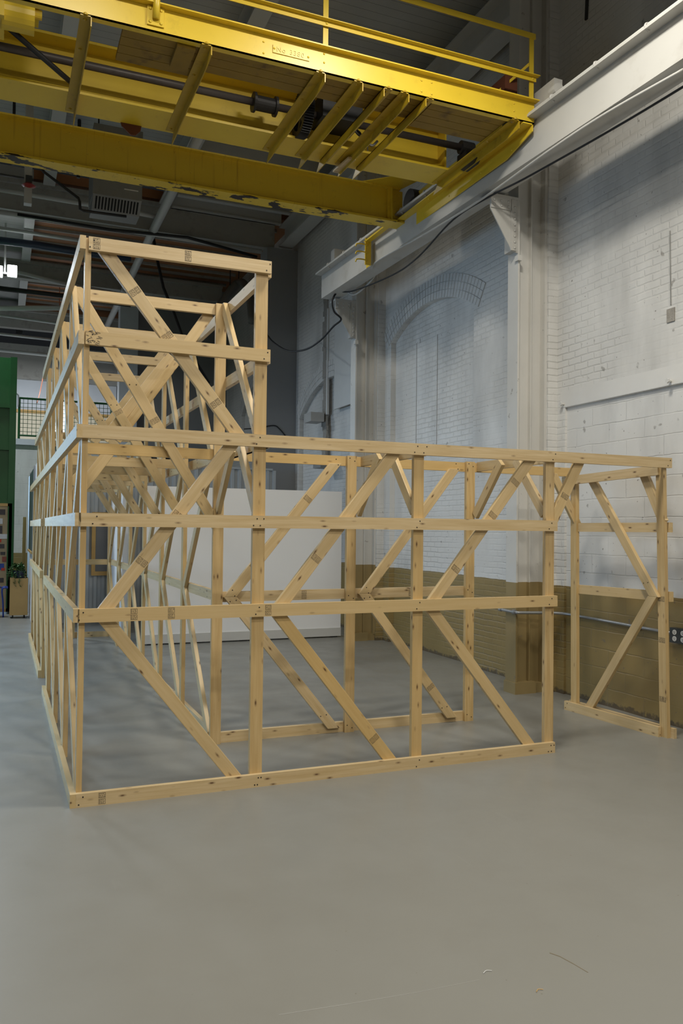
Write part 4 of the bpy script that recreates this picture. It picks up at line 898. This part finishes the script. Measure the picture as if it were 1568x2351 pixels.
# mezzanine railing
root = empty('mesh_railing', (0, 16.9, 4.08), 'dark green wire mesh railing along the mezzanine edge', 'railing')
ps = []; zr0 = by(16.95, 60, 1000).z; zr1 = by(16.95, 60, 914).z; xl = by(16.95, 44, 950).x
bm = BM(); tube(bm, [(xl, 16.95, zr1), (2.85, 16.95, zr1)], 0.025, 8); ps.append(build('top_rail', bm, M_GREEN))
bm = BM(); tube(bm, [(xl, 16.95, zr0), (2.85, 16.95, zr0)], 0.025, 8); ps.append(build('bottom_rail', bm, M_GREEN))
for x in (xl, xl+1.15, xl+2.3): bm = BM(); tube(bm, [(x, 16.95, 4.08), (x, 16.95, zr1)], 0.03, 8); ps.append(build('post', bm, M_GREEN))
bm = BM(); x = xl+0.1
while x < 2.85: tube(bm, [(x, 16.95, zr0), (x, 16.95, zr1)], 0.006, 4, False); x += 0.105
z = zr0+0.1
while z < zr1: tube(bm, [(xl, 16.95, z), (2.85, 16.95, z)], 0.006, 4, False); z += 0.105
ps.append(build('wire_mesh', bm, M_GREEN)); adopt(root, *ps)
bm = BM(); x0 = by(16.9, 41, 950).x; tube(bm, curve_pts([(x0-0.1, 16.9, zr1-0.3), (x0-0.1, 16.9, zr1+0.05), (x0, 16.9, zr1+0.05), (x0+0.01, 16.9, zr1-0.25)], 5), 0.02, 8); tag(build('grab_rail', bm, M_STEEL, smooth=True), 'thin steel grab rail between the green enclosure and the mesh railing', 'grab rail')
cable('orange_rope', [(by(18.5, 135, 760).x, 18.5, 8.6), by(18.5, 135, 760), by(18.5, 118, 820), by(18.5, 103, 850), by(18.5, 92, 900), by(18.0, 85, 925)], 0.012, M_ORANGE, 'thin orange rope hanging above the mezzanine railing', cat='rope')

# ================================================================== OVERHEAD SERVICES
root = empty('unit_heater', (1.2, 8.2, 6.9), 'grey suspended unit heater with slotted grille under the roof', 'heater')
hx0, hx1 = by(7.6, 213, 455).x, by(7.6, 326, 460).x; zA = by(7.6, 265, 452).z; zB = by(7.8, 262, 488).z; hz0 = zA
bm = BM(); box(bm, (hx0, 7.6, zA), (hx1, 8.3, zA+1.12)); hb = build('housing', bm, M_HEAT, bev=0.015)
bm = BM(); prism(bm, [(7.6, zA), (7.82, zB), (8.2, zB), (8.3, zA)], 0, hx0+0.005, hx1-0.005); hl = build('outlet_hood', bm, M_HEAT, bev=0.006)
gr = []
for k in range(14):
    x = hx0+0.06+k*(hx1-hx0-0.12)/13; p0 = Vector((x, 7.6, zA)); p1 = Vector((x, 7.82, zB)); n_ = Vector((0, -(zA-zB), -0.22)).normalized()*0.004
    bm = BM(); bar(bm, p0.lerp(p1, 0.12)+n_, p0.lerp(p1, 0.88)+n_, (1, 0, 0), 0.024, 0.008); gr.append(build('grille_slot', bm, M_SLOT))
bm = BM(); box(bm, (hx0+0.08, 7.592, zA+0.33), (hx0+0.22, 7.602, zA+0.352)); box(bm, (hx1-0.28, 7.592, zA+0.14), (hx1-0.06, 7.602, zA+0.155)); bd = build('badge', bm, M_PAPER)
bm = BM()
for x in (hx0+0.1, hx1-0.1): tube(bm, [(x, 7.9, hz0+1.1), (x, 7.9, 8.86)], 0.012, 6)
hh = build('hanger_rod', bm, M_DARK); adopt(root, hb, hl, bd, hh, *gr)
def pipe(name, pts, r, mat, label, cat='pipe', group=None, smooth_pts=False):
    bm = BM(); tube(bm, curve_pts(pts, 5) if smooth_pts else pts, r, 10); return tag(build(name, bm, mat, smooth=True), label, cat, group)
pipe('gas_pipe', [(by(7.5, 30, 378).x, 7.5, 8.84), by(7.5, 30, 378), by(7.5, 92, 384), by(7.5, 100, 394), by(7.55, 180, 455), by(7.55, 183, 463), by(7.55, 184, 480), by(7.55, 192, 484), by(7.6, 290, 497)], 0.022, M_DARK, 'black gas pipe stepping down to the unit heater')
pipe('sprinkler_pipe', [by(10.6, -60, 425), by(10.6, 300, 486), by(10.6, 370, 500)], 0.045, M_WHITE2, 'white pipe along the roof below the heater')
pipe('white_pipe', [(2.25, 5.0, 7.9), (2.3, 9.0, 7.9), (2.33, 13.0, 7.9), (2.42, 22, 7.9)], 0.085, M_WHITE2, 'thick white pipe slanting down behind the tower top')
pipe('service_pipe', [by(11.2, -60, 478), by(11.2, 400, 545), by(11.2, 600, 578)], 0.05, M_WHITE2, 'pale service pipe fixed along the deep roof girder')
pipe('service_cable', [by(11.15, 40, 492), by(11.1, 250, 527), by(11.1, 430, 545), by(11.1, 590, 590)], 0.03, M_BLACK, 'black cable run along the deep roof girder')
pipe('blue_duct', [by(13.0, -60, 545), by(13.0, 80, 562), by(13.0, 190, 580), by(13.0, 300, 592)], 0.085, M_BLUEPIPE, 'dark blue pipe crossing in front of the brown decking')
pipe('grey_pipe', [by(13.5, -60, 515), by(13.5, 190, 552), by(13.5, 320, 570)], 0.045, M_WHITE2, 'grey pipe above the dark blue pipe')
pipe('pale_pipe', [by(15.6, -60, 600), by(15.6, 150, 652), by(15.6, 300, 680)], 0.05, M_WHITE2, 'pale pipe below the twin lamp')
pipe('dark_pipe', [by(15.2, -60, 655), by(15.2, 150, 680), by(15.2, 300, 700)], 0.06, M_DARK, 'dark pipe crossing below the brown decking at left')
pipe('green_grey_pipe', [by(15.0, -60, 708), by(15.0, 140, 707), by(15.0, 200, 702)], 0.06, M_WHITE2, 'level pale pipe left of the tower top')
pipe('thin_pipe', [by(17.5, -60, 715), by(17.5, 130, 742), by(17.5, 220, 755)], 0.04, M_WHITE2, 'thin pale pipe above the bluish ceiling at left')
pipe('low_pipe', [by(19.0, -60, 760), by(19.0, 120, 780)], 0.04, M_WHITE2, 'thin pale pipe crossing the bluish ceiling at left')
pipe('lowest_pipe', [by(19.5, -60, 798), by(19.5, 110, 815), by(19.5, 330, 840)], 0.05, M_WHITE2, 'white pipe just above the mezzanine dark band')
root = empty('flue', by(15.0, 530, 668), 'grey metal flue bending behind the tower top rail', 'flue')
bm = BM(); tube(bm, curve_pts([by(15.0, 478, 740), by(15.0, 530, 668), by(15.0, 548, 650), by(14.6, 562, 655), by(14.2, 575, 690), by(14.0, 580, 740)], 5), 0.11, 12); a1 = build('duct', bm, M_HEAT, smooth=True)
bm = BM(); q = by(15.0, 528, 672); tube(bm, [(q.x, 15.0, q.z), (q.x, 15.0, 8.64)], 0.012, 6); q = by(15.0, 548, 652); tube(bm, [(q.x, 15.0, q.z), (q.x, 15.0, 8.64)], 0.012, 6); a2 = build('hanger_rods', bm, M_DARK); adopt(root, a1, a2)
pipe('striped_cable', [by(13.5, 352, 545), by(13.5, 362, 600), by(13.5, 375, 660), by(13.5, 400, 720), by(13.5, 425, 790), by(13.5, 480, 880)], 0.035, M_BLACK, 'thick black cable hanging inside the tower top')
root = empty('alarm_bell', (0.1, 8.8, 7.6), 'red alarm bell on the white roof beam left of the heater', 'bell'); q = by(8.62, 66, 424)
bm = BM(); tube(bm, [q+Vector((0, 0, 0.02)), q+Vector((0, 0, -0.02)), q+Vector((0, 0, -0.05))], [0.06, 0.11, 0.02], 18); a1 = build('gong', bm, M_RED, smooth=False)
bm = BM(); box(bm, (q.x-0.05, q.y-0.04, q.z+0.02), (q.x+0.05, q.y+0.04, q.z+0.14)); a2 = build('mount', bm, M_DARKBOX); adopt(root, a1, a2)
q = by(9.0, 180, 398); bm = BM(); tube(bm, [q+Vector((0, 0, 0.03)), q+Vector((0, 0, 0.0))], [0.02, 0.11], 14); tube(bm, [(q.x, q.y, 8.84), q+Vector((0, 0, -0.08))], 0.03, 10); tag(build('sprinkler', bm, M_DARK), 'grey sprinkler with a disc left of the heater', 'sprinkler')
q = by(8.68, 64, 450); bm = BM(); box(bm, (q.x-0.06, 8.62, q.z-0.14), (q.x+0.06, 8.76, 8.86)); tag(build('roof_hanger', bm, M_WHITE2), 'white steel hanger below the alarm bell', 'hanger')
# twin lamp
root = empty('twin_lamp', (-0.4, 14, 7.6), 'bright twin panel lamp under the roof at the left edge', 'lamp')
ps = []
for u0, u1 in ((-20, 5), (18, 38)):
    a, b = by(14, u0, 608), by(14, u1, 636); bm = BM(); box(bm, (a.x, 13.98, b.z), (b.x, 14.02, a.z)); ps.append(build('lens', bm, M_LAMP, bev=0.01))
    bm = BM(); box(bm, (a.x-0.01, 14.02, b.z-0.01), (b.x+0.01, 14.12, a.z+0.01)); ps.append(build('housing', bm, M_WHITE2, bev=0.008))
a = by(14, 11, 625); bm = BM(); tube(bm, [(a.x, 14.06, a.z-0.02), (a.x, 14.06, 8.65)], 0.02, 8); box(bm, (by(14, -20, 620).x, 14.05, a.z-0.02), (by(14, 38, 620).x, 14.09, a.z+0.02)); ps.append(build('stem', bm, M_WHITE2)); adopt(root, *ps)
# straw shreds on the floor
for u, v, ln, lb in ((1240, 2275, 0.018, 'tiny straw-coloured wood shred on the floor at lower right'), (1120, 2232, 0.022, 'short pale curled thread on the floor in the foreground')):
    p = bz(0.003, u, v); bm = BM(); tube(bm, curve_pts([p-Vector((ln, 0, 0)), p+Vector((0, 0.012, 0.001)), p+Vector((ln, 0.004, 0))], 4), 0.0014, 5)
    tag(build('floor_shred', bm, M_TRIMW if u > 1200 else M_PAPER), lb, 'shred')
for pts, lb in (([(1262, 2188), (1285, 2196), (1318, 2214), (1350, 2233)], 'brownish scuff streak on the floor at lower right'), ([(640, 2330), (800, 2305), (960, 2278), (1100, 2250)], 'long pale scratch across the foreground floor')):
    P = [bz(0.0, u, v) for u, v in pts]; bm = BM(); w = 0.006 if 'brown' in lb else 0.003
    for a, b in zip(P, P[1:]):
        bar(bm, a+Vector((0, 0, 0.0003)), b+Vector((0, 0, 0.0003)), (-(b-a).y, (b-a).x, 0), w, 0.0008); w *= 0.8
    tag(build('floor_scuff', bm, simple('scuff_brown', (0.15, 0.12, 0.075), 0.7) if 'brown' in lb else simple('scuff_pale', (0.29, 0.285, 0.265), 0.6)), lb, 'scuff mark')
